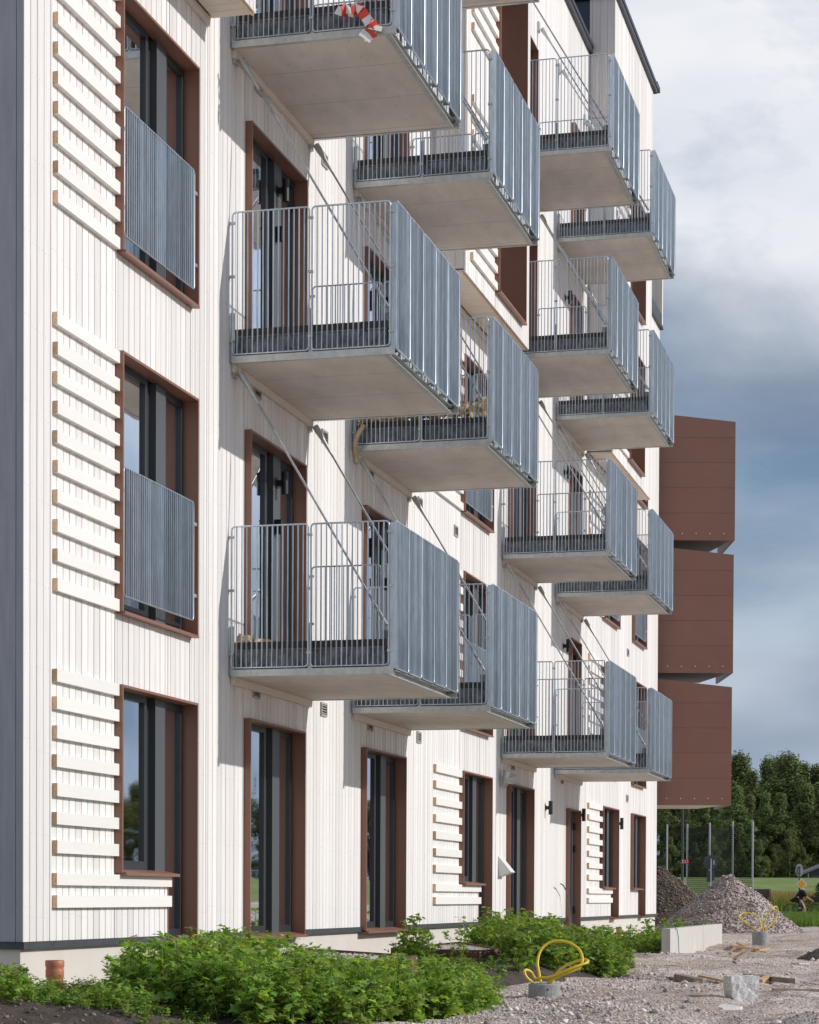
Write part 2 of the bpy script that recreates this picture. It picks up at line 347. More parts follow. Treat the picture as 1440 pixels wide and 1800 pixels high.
def thing(name, label, cat, loc=(0, 0, 0), group=None):
    o = bpy.data.objects.new(name, None); COL.objects.link(o); o.location = loc; o.empty_display_size = 0.2
    o['label'] = label; o['category'] = cat
    if group: o['group'] = group
    return o
def sub(name, loc, parent):
    o = bpy.data.objects.new(name, None); COL.objects.link(o); o.parent = parent; o.location = Vector(loc) - wloc(parent); o.empty_display_size = 0.1
    return o
def copy_tree(o, parent=None):
    c = o.copy(); COL.objects.link(c); c.parent = parent
    for ch in o.children: copy_tree(ch, c)
    return c

# ------------------------------------------------------------------ ground
def smooth(a, b, x):
    t = np.clip((x - a) / (b - a), 0, 1); return t * t * (3 - 2 * t)
def vnoise(x, y, s, seed):
    r = np.random.default_rng(seed); g = r.random((64, 64)); x = x / s; y = y / s
    xi = np.floor(x).astype(int); yi = np.floor(y).astype(int); fx = x - xi; fy = y - yi; fx = fx * fx * (3 - 2 * fx); fy = fy * fy * (3 - 2 * fy)
    G = lambda a, b: g[a % 64, b % 64]
    return (G(xi, yi) * (1 - fx) + G(xi + 1, yi) * fx) * (1 - fy) + (G(xi, yi + 1) * (1 - fx) + G(xi + 1, yi + 1) * fx) * fy - 0.5
def gz(X, Y):
    X = np.asarray(X, float); Y = np.asarray(Y, float)
    d = X * c_ - (Y - CY) * s_
    z = -0.86 + 0.13 * (1 - smooth(15.5, 19.5, X)) * (1 - smooth(0.8, 2.6, Y))
    near = smooth(-30, 5, X) * (1 - smooth(70, 95, X))
    z = z + near * (0.10 * vnoise(X, Y, 2.3, 1) + 0.075 * vnoise(X, Y, 0.6, 2) + 0.04 * vnoise(X, Y, 0.22, 3) - 0.05 * np.exp(-((Y - 4.75 - 0.012 * X + 0.3 * vnoise(X, Y * 0, 4.0, 5)) / 0.16) ** 2) - 0.04 * np.exp(-((Y - 5.9 - 0.02 * X + 0.3 * vnoise(X, Y * 0, 4.0, 6)) / 0.18) ** 2))
    z = z + 2.46 * smooth(126, 172, d) + 0.3 * smooth(172, 230, d)
    return z
def gzf(x, y): return float(gz(np.array([x]), np.array([y]))[0])
def axis(lo, hi, a, b, fine, grow):
    v = list(np.arange(a, b, fine)); s = fine; p = b
    while p < hi: s *= grow; p += s; v.append(p)
    s = fine; p = a
    while p > lo: s *= grow; p -= s; v.insert(0, p)
    return np.array(v)
def grid(name, xs, ys, zf, m, **tags):
    gx, gy = np.meshgrid(xs, ys, indexing='ij'); Z = zf(gx, gy); V = np.stack([gx, gy, Z], -1).reshape(-1, 3)
    n, k = len(xs), len(ys); i = np.arange(n - 1)[:, None] * k + np.arange(k - 1)[None]; i = i.ravel()
    o = npobj(name, V, np.stack([i, i + k, i + k + 1, i + 1], 1), m, **tags)
    o.data.polygons.foreach_set('use_smooth', [True] * len(o.data.polygons)); return o
grid('ground', axis(-300, 5000, 10, 62, 0.11, 1.16), axis(-3500, 3500, -0.6, 8, 0.11, 1.2), gz, 'gravel', kind='structure')
gxs = axis(100, 5000, 112, 240, 2.0, 1.25); gys = axis(-3500, 3500, -90, 60, 3.0, 1.25)
grid('grass_field', gxs, gys, lambda X, Y: gz(X, Y) + np.where(X * c_ - (Y - CY) * s_ > 116, 0.03, -0.3), 'field', kind='structure')

# ------------------------------------------------------------------ the apartment building
XN, XF = 15.55, 49.70          # near and far corner of the facade, which stands on the plane Y = 0
BW = 0.1255                    # cladding board pitch
YB = 0.47                      # how far the upper bays stand out
ZS = 8.16                      # soffit height of the bays
ROOF = 15.45
building = thing('apartment_building', 'white timber-clad apartment block with brown metal window surrounds', 'building', (32, -3, -0.85))
WB = [(17.38, 19.23), (30.07, 31.95), (42.02, 43.88), (45.80, 47.55)]
DB = [(20.73, 22.58), (25.00, 26.87), (33.26, 35.13)]
BAYS = [(XN, 19.63), (28.27, 32.47), (40.29, 45.14)]
FB = [-0.40, 2.385, 5.385, 8.40, 11.40]       # sills of window openings, ground floor first
FT = [1.775, 4.55, 7.555, 10.57, 13.57]
opens = []                                     # openings (x0, x1, z0, z1)
wins = []                                      # (kind, x0, x1, level, yfront)
for i, (a, b) in enumerate(WB):
    for l in range(5):
        if i == 3 and l > 3: continue
        inbay = i < 3 and l >= 3
        wins.append(('W', a, b, l, YB if inbay else 0.0, i))
        if l == 0: opens += [(a, a + 1.25, 0.20, FT[0]), (a + 1.25, b, FB[0], FT[0])]
        else: opens.append((a, b, FB[l], FT[l]))
for i, (a, b) in enumerate(DB):
    for l in range(5):
        wins.append(('D', a, b, l, 0.0, i))
        opens.append((a, b, FB[0] if l == 0 else FT[l] + 0.03 - 2.18, FT[0] - 0.015 if l == 0 else FT[l] + 0.035))
for l in range(5):
    a, b = (38.34, 39.49) if l == 0 else (38.49, 39.46)
    wins.append(('N', a, b, l, 0.0, 3)); opens.append((a, b, -0.62 if l == 0 else FT[l] + 0.03 - 2.18, 1.58 if l == 0 else FT[l] + 0.035))
def cuts(x0, x1, z0, z1, ops):
    """vertical intervals of a strip that openings leave"""
    iv = [(z0, z1)]
    for a, b, c, d in ops:
        if b <= x0 + 1e-6 or a >= x1 - 1e-6: continue
        n = []
        for p, q in iv:
            if d <= p or c >= q: n.append((p, q)); continue
            if c > p: n.append((p, c))
            if d < q: n.append((d, q))
        iv = n
    return [(p, q) for p, q in iv if q - p > 0.01]
def strips(x0, x1, ops):
    """board columns of a cladding run, split where an opening edge cuts a board"""
    k = math.floor((x0 - XN) / BW + 1e-6); e = sorted(set([o[0] for o in ops] + [o[1] for o in ops]))
    res = []; p = x0
    while p < x1 - 0.004:
        q = min(XN + (k + 1) * BW, x1); k += 1
        if q <= p + 0.004: continue
        pts = [p] + [v for v in e if p + 0.012 < v < q - 0.012] + [q]
        for a, b in zip(pts[:-1], pts[1:]): res.append((a, b))
        p = q
    return res
boards = []        # (x0, x1, y_front, z0, z1)
backing = MB()
def clad(x0, x1, z0, z1, yf, ops):
    for a, b in strips(x0, x1, ops):
        for p, q in cuts(a, b, z0, z1, ops):
            boards.append((a + 0.006, b - 0.006, yf, p, q))
    xs = sorted(set([x0, x1] + [v for o in ops for v in o[:2] if x0 < v < x1]))
    for a, b in zip(xs[:-1], xs[1:]):
        for p, q in cuts(a, b, z0, z1, ops): backing.box(a + (0.03 if a == x0 else 0), b - (0.03 if b == x1 else 0), yf - 0.05, yf - 0.020, p, q)
BOT = -0.345
mo = [o for o in opens]
edges = [XN, BAYS[0][1], BAYS[1][0], BAYS[1][1], BAYS[2][0], BAYS[2][1], XF]
clad(edges[0], edges[1], BOT, ZS, 0.0, mo); clad(edges[1], edges[2], BOT, ROOF, 0.0, mo); clad(edges[2], edges[3], BOT, ZS, 0.0, mo)
clad(edges[3], edges[4], BOT, ROOF, 0.0, mo); clad(edges[4], edges[5], BOT, ZS, 0.0, mo); clad(edges[5], edges[6], BOT, 12.78, 0.0, mo)
for i, (a, b) in enumerate(BAYS): clad(a, b, ZS, 16.45, YB, mo)
wall = obj('facade_wall', backing, 'backing', building)
def seen(b):
    x = (b[0] + b[1]) / 2; d = x * c_ - (b[2] - CY) * s_; pix = F / d
    y = lambda z: 1577 - F * z / d
    h = min(y(b[3]), 1760) - max(y(b[4]), 0)
    return max(h, 0) * (b[1] - b[0]) * pix * pix / d
boards.sort(key=seen, reverse=True)
rest = MB()
for i, (a, b, yf, p, q) in enumerate(boards):
    if i < 300:
        m = MB(); e = 0.004; y0 = yf - 0.022
        y1 = yf + random.uniform(-0.0012, 0.0012); p2 = p; q2 = q
        m.add([(a, y0, p2), (a, y1 - e, p2), (a + e, y1, p2), (b - e, y1, p2), (b, y1 - e, p2), (b, y0, p2),
               (a, y0, q2), (a, y1 - e, q2), (a + e, y1, q2), (b - e, y1, q2), (b, y1 - e, q2), (b, y0, q2)],
              [(0, 6, 7, 1), (1, 7, 8, 2), (2, 8, 9, 3), (3, 9, 10, 4), (4, 10, 11, 5), (0, 1, 2, 3, 4, 5), (11, 10, 9, 8, 7, 6)])
        obj('board', m, 'white_paint', wall)
    else:
        y1 = yf + random.uniform(-0.0012, 0.0012); rest.box(a, b, yf - 0.022, y1, p, q)
obj('cladding_boards', rest, 'white_paint', wall, kind='stuff')

# near end wall (faces the viewer's side of the street, in shade), core, roof edges
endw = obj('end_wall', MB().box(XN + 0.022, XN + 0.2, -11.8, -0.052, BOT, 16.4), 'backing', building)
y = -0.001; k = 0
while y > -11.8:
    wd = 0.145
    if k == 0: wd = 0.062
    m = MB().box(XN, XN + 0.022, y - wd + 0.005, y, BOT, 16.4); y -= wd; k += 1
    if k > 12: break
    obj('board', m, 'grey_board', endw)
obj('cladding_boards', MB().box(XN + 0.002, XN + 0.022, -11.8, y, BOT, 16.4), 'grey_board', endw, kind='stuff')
core = MB()
core.box(XN + 0.25, XF - 0.03, -12, -1.1, -1.2, 15.0)
obj('inner_core', core, 'interior', building)
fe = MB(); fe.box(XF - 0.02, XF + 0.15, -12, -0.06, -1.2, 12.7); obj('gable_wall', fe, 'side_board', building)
pl = MB(); segs = [(XN + 0.02, 38.30), (39.52, XF - 0.01)]
for a, b in segs: pl.box(a, b, -0.6, -0.03, -1.6, -0.40)
pl.box(XN + 0.02, XN + 0.3, -12, -0.6, -1.6, -0.40)
obj('plinth', pl, 'plinth', building)
# dark drip flashing, interrupted by the ground floor openings
gaps = sorted([(a + 1.23, b) for a, b in WB] + [(a, b) for a, b in DB] + [(38.34, 39.49)]); p = XN - 0.012
for a, b in gaps + [(XF + 0.01, XF)]: obj('drip_flashing', MB().box(p, a - 0.01, -0.06, 0.014, -0.402, BOT - 0.004), 'drip', building); p = b + 0.01
obj('drip_flashing', MB().box(XN - 0.012, XN + 0.03, -12, -0.0605, -0.402, BOT - 0.004), 'drip', building)
# roof trims
def roof_trim(x0, x1, y, z, name='roof_trim', dep=0.06):
    m = MB(); m.box(x0, x1, y - 0.3, y + dep, z, z + 0.13); m.box(x0, x1, y - 0.3, y + dep + 0.015, z + 0.10, z + 0.18)
    return obj(name, m, 'roof_metal', building)
roof_trim(BAYS[0][1], BAYS[1][0], 0, ROOF); roof_trim(BAYS[1][1], BAYS[2][0] - 0.003, 0, ROOF)
for a, b in BAYS: roof_trim(a - 0.06, b + 0.16, YB, 16.45)
g = MB(); g.box(BAYS[2][1] + 0.2, BAYS[2][1] + 0.6, YB - 0.06, YB + 0.06, 16.62, 16.72); obj('gutter_end', g, 'roof_metal', building)
# bay sides and soffits
for bi, (a, b) in enumerate(BAYS):
    sd = sub('bay_side', (a, 0.2, ZS), building); y = YB - 0.003
    hi = 16.44
    ks = [0.0] if bi == 0 else [0.14, 0.14, 0.14, 0.05]
    if bi:
        for wd in ks:
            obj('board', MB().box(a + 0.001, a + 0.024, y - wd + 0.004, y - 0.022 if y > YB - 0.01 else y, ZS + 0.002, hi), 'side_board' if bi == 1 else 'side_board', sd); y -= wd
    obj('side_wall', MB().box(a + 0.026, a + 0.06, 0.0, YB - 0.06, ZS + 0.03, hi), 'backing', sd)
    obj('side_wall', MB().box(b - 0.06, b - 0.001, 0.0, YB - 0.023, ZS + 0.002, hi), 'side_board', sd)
    so_ = sub('bay_soffit', ((a + b) / 2, 0.2, ZS), building)
    obj('soffit_frame', MB().box(a, b, 0.002, YB - 0.03, ZS + 0.03, ZS + 0.05), 'backing', so_)
    n = int((b - a) / 0.14); st = (b - a) / n
    for k in range(n):
        obj('board', MB().box(a + k * st + 0.003, a + (k + 1) * st - 0.003, 0.055, YB - 0.045, ZS - 0.002, ZS + 0.02), 'soffit_board', so_)
    obj('wall_batten', MB().box(a, b, 0.003, 0.03, ZS - 0.075, ZS + 0.01), 'soffit_board', so_)
    obj('edge_strip', MB().box(a, b, YB - 0.042, YB - 0.024, ZS - 0.012, ZS + 0.02), 'raw_wood', so_)
# roof volume behind: navy metal upstand of the far bay, terrace niche at the far end
nv = MB(); nv.box(BAYS[2][0] + 0.03, BAYS[2][1], -2.2, -0.001, 15.0, 16.44); obj('roof_upstand', nv, 'navy', building)
ev = MB(); ev.box(BAYS[2][0] - 0.05, BAYS[2][1], -2.2, YB + 0.05, 16.46, 16.60); obj('roof_eave', ev, 'navy', building)
tr_ = MB(); tr_.box(BAYS[2][1], XF + 0.05, -0.3, 0.07, 12.78, 12.83); tr_.box(BAYS[2][1], XF + 0.02, -0.02, 0.055, 12.83, 13.08); obj('parapet_flashing', tr_, ['roof_metal'], building)
fin = sub('fin_wall', (XF - 0.1, 0, 12.83), building); y = 0.07
for k in range(4):
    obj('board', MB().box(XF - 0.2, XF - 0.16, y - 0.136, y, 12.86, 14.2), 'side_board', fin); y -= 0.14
obj('fin_core', MB().box(XF - 0.158, XF - 0.02, -1.0, 0.066, 12.86, 14.2), 'white_paint', fin)

# ------------------------------------------------------------------ windows
def sash(mb_f, x0, x1, z0, z1, y, t=0.06):
    mb_f.box(x0, x1, y - 0.04, y + 0.012, z0, z0 + t + 0.02); mb_f.box(x0, x1, y - 0.04, y + 0.012, z1 - t, z1)
    mb_f.box(x0, x0 + t, y - 0.04, y + 0.012, z0 + t + 0.02, z1 - t); mb_f.box(x1 - t, x1, y - 0.04, y + 0.012, z0 + t + 0.02, z1 - t)
YG = -0.088
def bar_panel(x0, x1, z0, z1, y, along='x', r=0.0062, fr=0.0085, sp=0.05, rc=0.035):
    """railing panel: bent round rod frame with upright bars; returns (frame, list of bar positions)"""
    m = MB(); P = lambda a, z: (a, y, z) if along == 'x' else (y, a, z)
    path = []
    for (cx, cz, a0) in ((x0 + rc, z0 + rc, 180), (x1 - rc, z0 + rc, 270), (x1 - rc, z1 - rc, 0), (x0 + rc, z1 - rc, 90)):
        for q in range(0, 91, 30): path.append(P(cx + rc * math.cos(R(a0 + q)), cz + rc * math.sin(R(a0 + q))))
    path.append(path[0]); m.tube(path, fr, 6, cap=False)
    n = max(1, round((x1 - x0) / sp)); st = (x1 - x0) / n
    return m, [x0 + st * k for k in range(1, n)]
_bars = {}
def bar_mesh(h, r=0.0062):
    k = (round(h, 3), r)
    if k not in _bars:
        me = bpy.data.meshes.new('bar'); m = MB()
        if r == 'x': m.box(-0.0042, 0.0042, -0.011, 0.011, 0, h)
        else: m.box(-0.011, 0.011, -0.0035, 0.0035, 0, h)
        me.from_pydata([tuple(v) for v in m.v], [], m.f); me.materials.append(MAT['galv']); me.update(); _bars[k] = me
    return _bars[k]
def railing(name, parent, x0, x1, z0, z1, y, along='x', single=True, off=(0, 0, 0)):
    m, bars = bar_panel(x0, x1, z0, z1, y, along)
    if not single:
        for b in bars:
            m.box(b - 0.0042, b + 0.0042, y - 0.011, y + 0.011, z0, z1) if along == 'x' else m.box(y - 0.011, y + 0.011, b - 0.0035, b + 0.0035, z0, z1)
    o = obj(name, m, 'galv', parent, local=True)
    if single:
        for b in bars:
            p = (b, y, z0) if along == 'x' else (y, b, z0)
            q = link('bar', bar_mesh(z1 - z0, along), o); q.location = p
    return o
slat_n = 0
for kind, a, b, l, yf, ci in wins:
    if kind == 'W': z0, z1 = FB[l], FT[l]
    elif kind == 'D': z0, z1 = (FB[0], FT[0] - 0.015) if l == 0 else (FT[l] + 0.035 - 2.18, FT[l] + 0.035)
    else: z0, z1 = (-0.62, 1.58) if l == 0 else (FT[l] + 0.035 - 2.18, FT[l] + 0.035)
    yo = yf + 0.07; t = 0.022
    w_ = sub('window' if kind == 'W' else 'glazed_door', ((a + b) / 2, yf, z0), building)
    cs = MB(); L0 = kind == 'W' and l == 0; zl = 0.20 if L0 else z0; xs = a + 1.25
    cs.box(a, a + t, YG, yo, zl, z1); cs.box(b - t, b, YG, yo, z0, z1); cs.box(a + t, b - t, YG, yo - 0.001, z1 - t, z1)
    if L0:
        cs.box(xs, xs + 0.012, YG, 0.008, z0, zl - 0.03)
    obj('surround', cs, 'brown_metal', w_)
    sl_ = MB()
    def sill(x0, x1, z, o=0.03):
        sl_.add([(x0, YG, z + 0.035), (x1, YG, z + 0.035), (x1, yo + o, z + 0.003), (x0, yo + o, z + 0.003), (x0, YG, z - 0.01), (x1, YG, z - 0.01), (x1, yo + o, z - 0.022), (x0, yo + o, z - 0.022)],
                [(0, 1, 2, 3), (7, 6, 5, 4), (3, 2, 6, 7), (0, 3, 7, 4), (1, 5, 6, 2)])
    if L0: sill(a + t, xs + 0.05, zl + 0.001); sill(xs + 0.012, b - t, z0 + 0.001, 0.02)
    elif kind == 'N' and l == 0: pass
    else: sill(a + (t if kind == 'W' else 0), b - t, z0 + 0.001, 0.012 if kind == 'W' else 0.03)
    if sl_.v: obj('sill', sl_, 'brown_metal', w_)
    fr = MB(); gl = []
    if kind != 'N':
        xa, xb = a + t, b - t; q = [xa, a + 0.93, a + 1.09, a + 1.33, xb]
        zt = z1 - t
        sash(fr, q[0], q[1], zl + 0.03, zt, YG); gl.append((q[0] + 0.06, q[1] - 0.06, zl + 0.11, zt - 0.06))
        fr.box(q[0], q[1], YG - 0.10, YG - 0.041, zl + 0.02, zl + 0.06)
        sash(fr, q[3], q[4], z0 + 0.03, zt, YG); gl.append((q[3] + 0.06, q[4] - 0.06, z0 + 0.11, zt - 0.06))
        fr.box(q[1] + 0.002, q[2] - 0.002, YG - 0.09, YG - 0.03, (zl if L0 else z0) + 0.03, zt)
        obj('frame', fr, 'dark_frame', w_)
        obj('mullion_panel', MB().box(q[2], q[3] - 0.003, YG - 0.04, YG + 0.03, (z0 if kind == 'D' else zl) + 0.03, zt - 0.003), 'grey_panel', w_)
    else:
        xa, xb = a + t, b - t; zt = z1 - t
        sash(fr, xa, xb, z0 + 0.03, zt, YG, 0.11); obj('frame', fr, 'grey_panel', w_)
        gl.append((xa + 0.11, xb - 0.11, z0 + 0.16, zt - 0.11))
        hg = MB()
        for zz in (z0 + 0.35, z0 + 1.45, z0 + 1.85): hg.box(xb - 0.05, xb - 0.012, YG + 0.013, YG + 0.055, zz, zz + 0.12)
        obj('hinge', hg, 'black', w_)
    for g4 in gl: obj('pane', MB().quad((g4[0], YG - 0.015, g4[2]), (g4[1], YG - 0.015, g4[2]), (g4[1], YG - 0.015, g4[3]), (g4[0], YG - 0.015, g4[3])), 'glass', w_)
    it = MB(); yb = -1.05
    it.quad((a, YG - 0.12, z0), (a, yb, z0), (a, yb, z1), (a, YG - 0.12, z1)); it.quad((b, yb, z0), (b, YG - 0.12, z0), (b, YG - 0.12, z1), (b, yb, z1))
    it.quad((a, yb, z0), (b, yb, z0), (b, yb, z1), (a, yb, z1)); it.quad((a, YG - 0.12, z0), (b, YG - 0.12, z0), (b, yb, z0), (a, yb, z0)); it.quad((a, yb, z1), (b, yb, z1), (b, YG - 0.12, z1), (a, YG - 0.12, z1))
    obj('room', it, 'interior', w_)
    if kind != 'N':
        cu = MB()
        for k in range(5):
            x = b - 0.12 - k * 0.07; cu.box(x - 0.05, x, -0.42 - 0.03 * (k % 2), -0.38 - 0.03 * (k % 2), z0 + 0.05, z1 - 0.05)
        obj('curtain', cu, 'curtain', w_)
    # french balcony railing on upper windows
    if kind == 'W' and l > 0 and yf == 0:
        jr = sub('window_railing', (a, 0.05, z0), building)
        railing('railing_panel', jr, 0.06, b - a - 0.09, 0.135, 1.21, 0.0, 'x', single=(ci == 0))
        for zz in (0.35, 1.0):
            obj('bracket', MB().box(0.021, 0.06, -0.01, 0.01, zz, zz + 0.03), 'galv', jr, local=True); obj('bracket', MB().box(b - a - 0.09, b - a - 0.021, -0.01, 0.01, zz, zz + 0.03), 'galv', jr, local=True)
    # white battens to the left of the window
    if kind == 'W' and ci < 3:
        xl = a - 1.29 if ci == 0 else a - 1.53
        tops = [1.775, 1.56, 1.335, 1.11, 0.885, 0.66, 0.44, 0.185, 0.01] if l == 0 else [FB[l] + 0.095 + 0.2288 * k for k in range(10)]
        for k, zt_ in enumerate(tops):
            xr = a - 0.004
            if l == 0 and k >= 7: xr = a + 1.25 - (-0.0)
            x0 = xl + random.uniform(-0.006, 0.006); hz = random.uniform(0.095, 0.101)
            m = MB(); m.box(x0, xr, yf + 0.0015, yf + 0.043, zt_ - hz, zt_)
            o = obj('batten', m, ['white_batten', 'raw_wood'], building)
            o.data.polygons[5].material_index = 1; o.data.polygons[3].material_index = 0
# wall vents
for x, z in ((21.10, 2.06), (23.45, 2.07), (25.37, 2.05), (27.73, 2.07), (29.76, 5.05), (21.10, 5.05), (23.45, 5.06), (25.36, 5.05), (27.74, 5.08), (21.10, 8.06), (23.40, 8.07), (45.27, 5.06), (45.29, 2.06), (33.7, 2.06), (37.9, 2.06)):
    v = sub('wall_vent', (x, 0, z), building)
    m = MB(); m.box(-0.11, 0.11, 0.0025, 0.016, -0.075, -0.055); m.box(-0.11, 0.11, 0.0025, 0.016, 0.055, 0.075); m.box(-0.11, -0.09, 0.0025, 0.016, -0.055, 0.055); m.box(0.09, 0.11, 0.0025, 0.016, -0.055, 0.055)
    obj('vent_frame', m, 'vent', v, local=True); obj('vent_opening', MB().box(-0.09, 0.09, 0.0022, 0.004, -0.055, 0.055), 'black', v, local=True)
    for k in range(4):
        z_ = -0.042 + k * 0.028
        obj('louvre', MB().add([(-0.09, 0.005, z_ + 0.009), (0.09, 0.005, z_ + 0.009), (0.09, 0.015, z_ - 0.004), (-0.09, 0.015, z_ - 0.004)], [(3, 2, 1, 0)]), 'vent', v, local=True)

# ------------------------------------------------------------------ balconies
BL, BD = 2.60, 1.655
def make_balcony(single):
    t = thing('balcony', '', 'balcony', (0, 0, 0))
    obj('slab', MB().box(0.032, BL - 0.002, 0.012, 1.528, -0.058, -0.02), 'cement', t, local=True)
    for x in (-0.018, BL):
        m = MB(); m.box(x, x + 0.008, 0.03, 1.645, -0.066, 0.0); m.box(x + 0.008, x + 0.05, 0.03, 1.645, -0.066, -0.0585); m.box(x + 0.008, x + 0.05, 0.03, 1.645, -0.008, 0.0)
        m.tube([(x - 0.006, 0.3, -0.035), (x + 0.001, 0.3, -0.035)], 0.011, 6); m.tube([(x - 0.006, 0.95, -0.035), (x + 0.001, 0.95, -0.035)], 0.011, 6); m.tube([(x - 0.006, 1.45, -0.035), (x + 0.001, 1.45, -0.035)], 0.011, 6)
        obj('side_beam', m, 'galv_beam', t, local=True)
    m = MB(); m.box(0.034, BL, 1.53, 1.538, -0.066, 0.0); m.box(0.034, BL, 1.538, 1.585, -0.066, -0.059); m.box(0.034, BL, 1.538, 1.585, -0.007, 0.0)
    obj('front_beam', m, 'galv_beam', t, local=True)
    for k in range(6):
        x = 0.06 + k * (BL - 0.12) / 5
        obj('bracket', MB().box(x - 0.03, x + 0.03, 1.54, 1.66, 0.002, 0.012), 'galv_beam', t, local=True)
    # corrugated kick plates below the deck edge
    def zig(p0, p1, nrm):
        m = MB(); n = 26; p0 = Vector(p0); p1 = Vector(p1); nr = Vector(nrm)
        pts = []
        ln = (p1 - p0).length; cnt = max(6, int(ln / 0.022))
        for i in range(cnt + 1):
            ph = i % 4; pts.append(p0.lerp(p1, i / cnt) + nr * (0.012 if ph in (0, 1) else 0.0))
        for a, b in zip(pts[:-1], pts[1:]): m.quad((a.x, a.y, 0.03), (b.x, b.y, 0.03), (b.x, b.y, 0.195), (a.x, a.y, 0.195))
        return m
    m = zig((0.055, 0.05, 0), (0.055, 1.55, 0), (-1, 0, 0)); m.box(0.035, 0.07, 0.05, 1.55, 0.188, 0.199); obj('kick_plate', m, 'zinc_dark', t, local=True)
    m = zig((BL - 0.06, 0.05, 0), (BL - 0.06, 1.55, 0), (1, 0, 0)); obj('kick_plate', m, 'zinc_dark', t, local=True)
    obj('kick_plate', zig((0.07, 1.55, 0), (BL - 0.07, 1.55, 0), (0, 1, 0)), 'zinc_dark', t, local=True)
    m = MB()
    for k in range(11): m.box(0.045, BL - 0.05, 0.03 + k * 0.14, 0.03 + k * 0.14 + 0.135, 0.2005 + 0.0, 0.268 + 0.001 * (k % 2))
    obj('deck', m, 'deck', t, local=True)
    for x, sg in ((-0.004, single), (BL + 0.03, False)):
        railing('side_railing', t, 0.03, 0.80, 0.018, 1.372, x, 'y', sg)
        railing('side_railing', t, 0.826, 1.596, 0.018, 1.372, x, 'y', sg)
        for yy in (0.03, 0.813, 1.606):
            po = obj('post', MB().box(x + 0.012, x + 0.02, yy - 0.022, yy + 0.022, -0.05, 0.42), 'galv_beam', t, local=True)
            for zz in (0.14, 0.75, 1.26): obj('clamp', MB().box(x - 0.012, x + 0.0205, yy - 0.024, yy + 0.024, zz, zz + 0.022), 'galv_beam', po, local=True)
    n = 5; st = BL / n
    for k in range(n): railing('front_railing', t, k * st + 0.006, (k + 1) * st - 0.006, 0.0 - 0.012, 1.372, BD, 'x', single)
    for k in range(n + 1):
        x = min(max(k * st, 0.004), BL - 0.004)
        obj('post', MB().box(x - 0.004, x + 0.004, BD - 0.05, BD + 0.016, -0.02, 1.36), 'galv', t, local=True)
    obj('ledger', MB().box(0.05, BL + 0.05, 0.003, 0.04, -0.135, -0.0605), 'soffit_board', t, local=True)
    for x in (0.12, BL + 0.09):
        yl = 1.585; zl_ = 0.34; yw, zw = 0.03, 2.91
        if x > 1: x = BL + 0.005
        p, q = Vector((x, yw + 0.03, zw - 0.02)), Vector((x, yl, zl_)); dr_ = (q - p).normalized()
        m = MB(); m.tube([p + dr_ * 0.36, p + dr_ * 0.40, q - dr_ * 0.3], 0.0115, 8); m.tube([q - dr_ * 0.36, q - dr_ * 0.33, q - dr_ * 0.08], [0.0125, 0.017, 0.017], 8)
        rod = obj('tie_rod', m, 'rod', t, local=True)
        m = MB(); m.tube([p + dr_ * 0.02, p + dr_ * 0.08, p + dr_ * 0.2, p + dr_ * 0.38], [0.034, 0.036, 0.024, 0.014], 8); obj('fork', m, 'galv_beam', rod, local=True)
        obj('wall_plate', MB().box(x - 0.05, x + 0.05, 0.003, 0.03, zw - 0.09, zw + 0.07), 'galv_beam', rod, local=True)
        m = MB(); m.box(x - 0.006, x + 0.006, 1.50, 1.64, -0.02, 0.36); obj('lug', m, 'zinc_dark', rod, local=True)
    return t
bx0 = [20.265, 24.548, 32.794, 37.132]; bz = [2.183, 5.183, 8.183, 11.183]
colname = ['column nearest the viewer', 'second column from the viewer', 'third column from the viewer', 'farthest column']
lvname = ['lowest', 'second lowest', 'second highest', 'highest']
protoA = make_balcony(True); protoB = make_balcony(False)
usedA = usedB = False; BAL = {}
for ci in range(4):
    for li in range(4):
        if ci == 0 and li == 3: continue
        if ci < 1:
            o = protoA if not usedA else copy_tree(protoA); usedA = True
        else:
            o = protoB if not usedB else copy_tree(protoB); usedB = True
        o.location = (bx0[ci], 0, bz[li]); o['group'] = 'galvanised balconies hung from the white facade'
        lv = lvname[li] if ci > 0 else ['lowest', 'middle', 'topmost'][li]
        if ci == 1 and li == 3: lv = 'uppermost, barely visible,'
        elif ci == 1: lv = ['lowest', 'middle', 'upper'][li]
        o['label'] = '%s galvanised steel balcony in the %s' % (lv, colname[ci])
        BAL[(ci, li)] = o

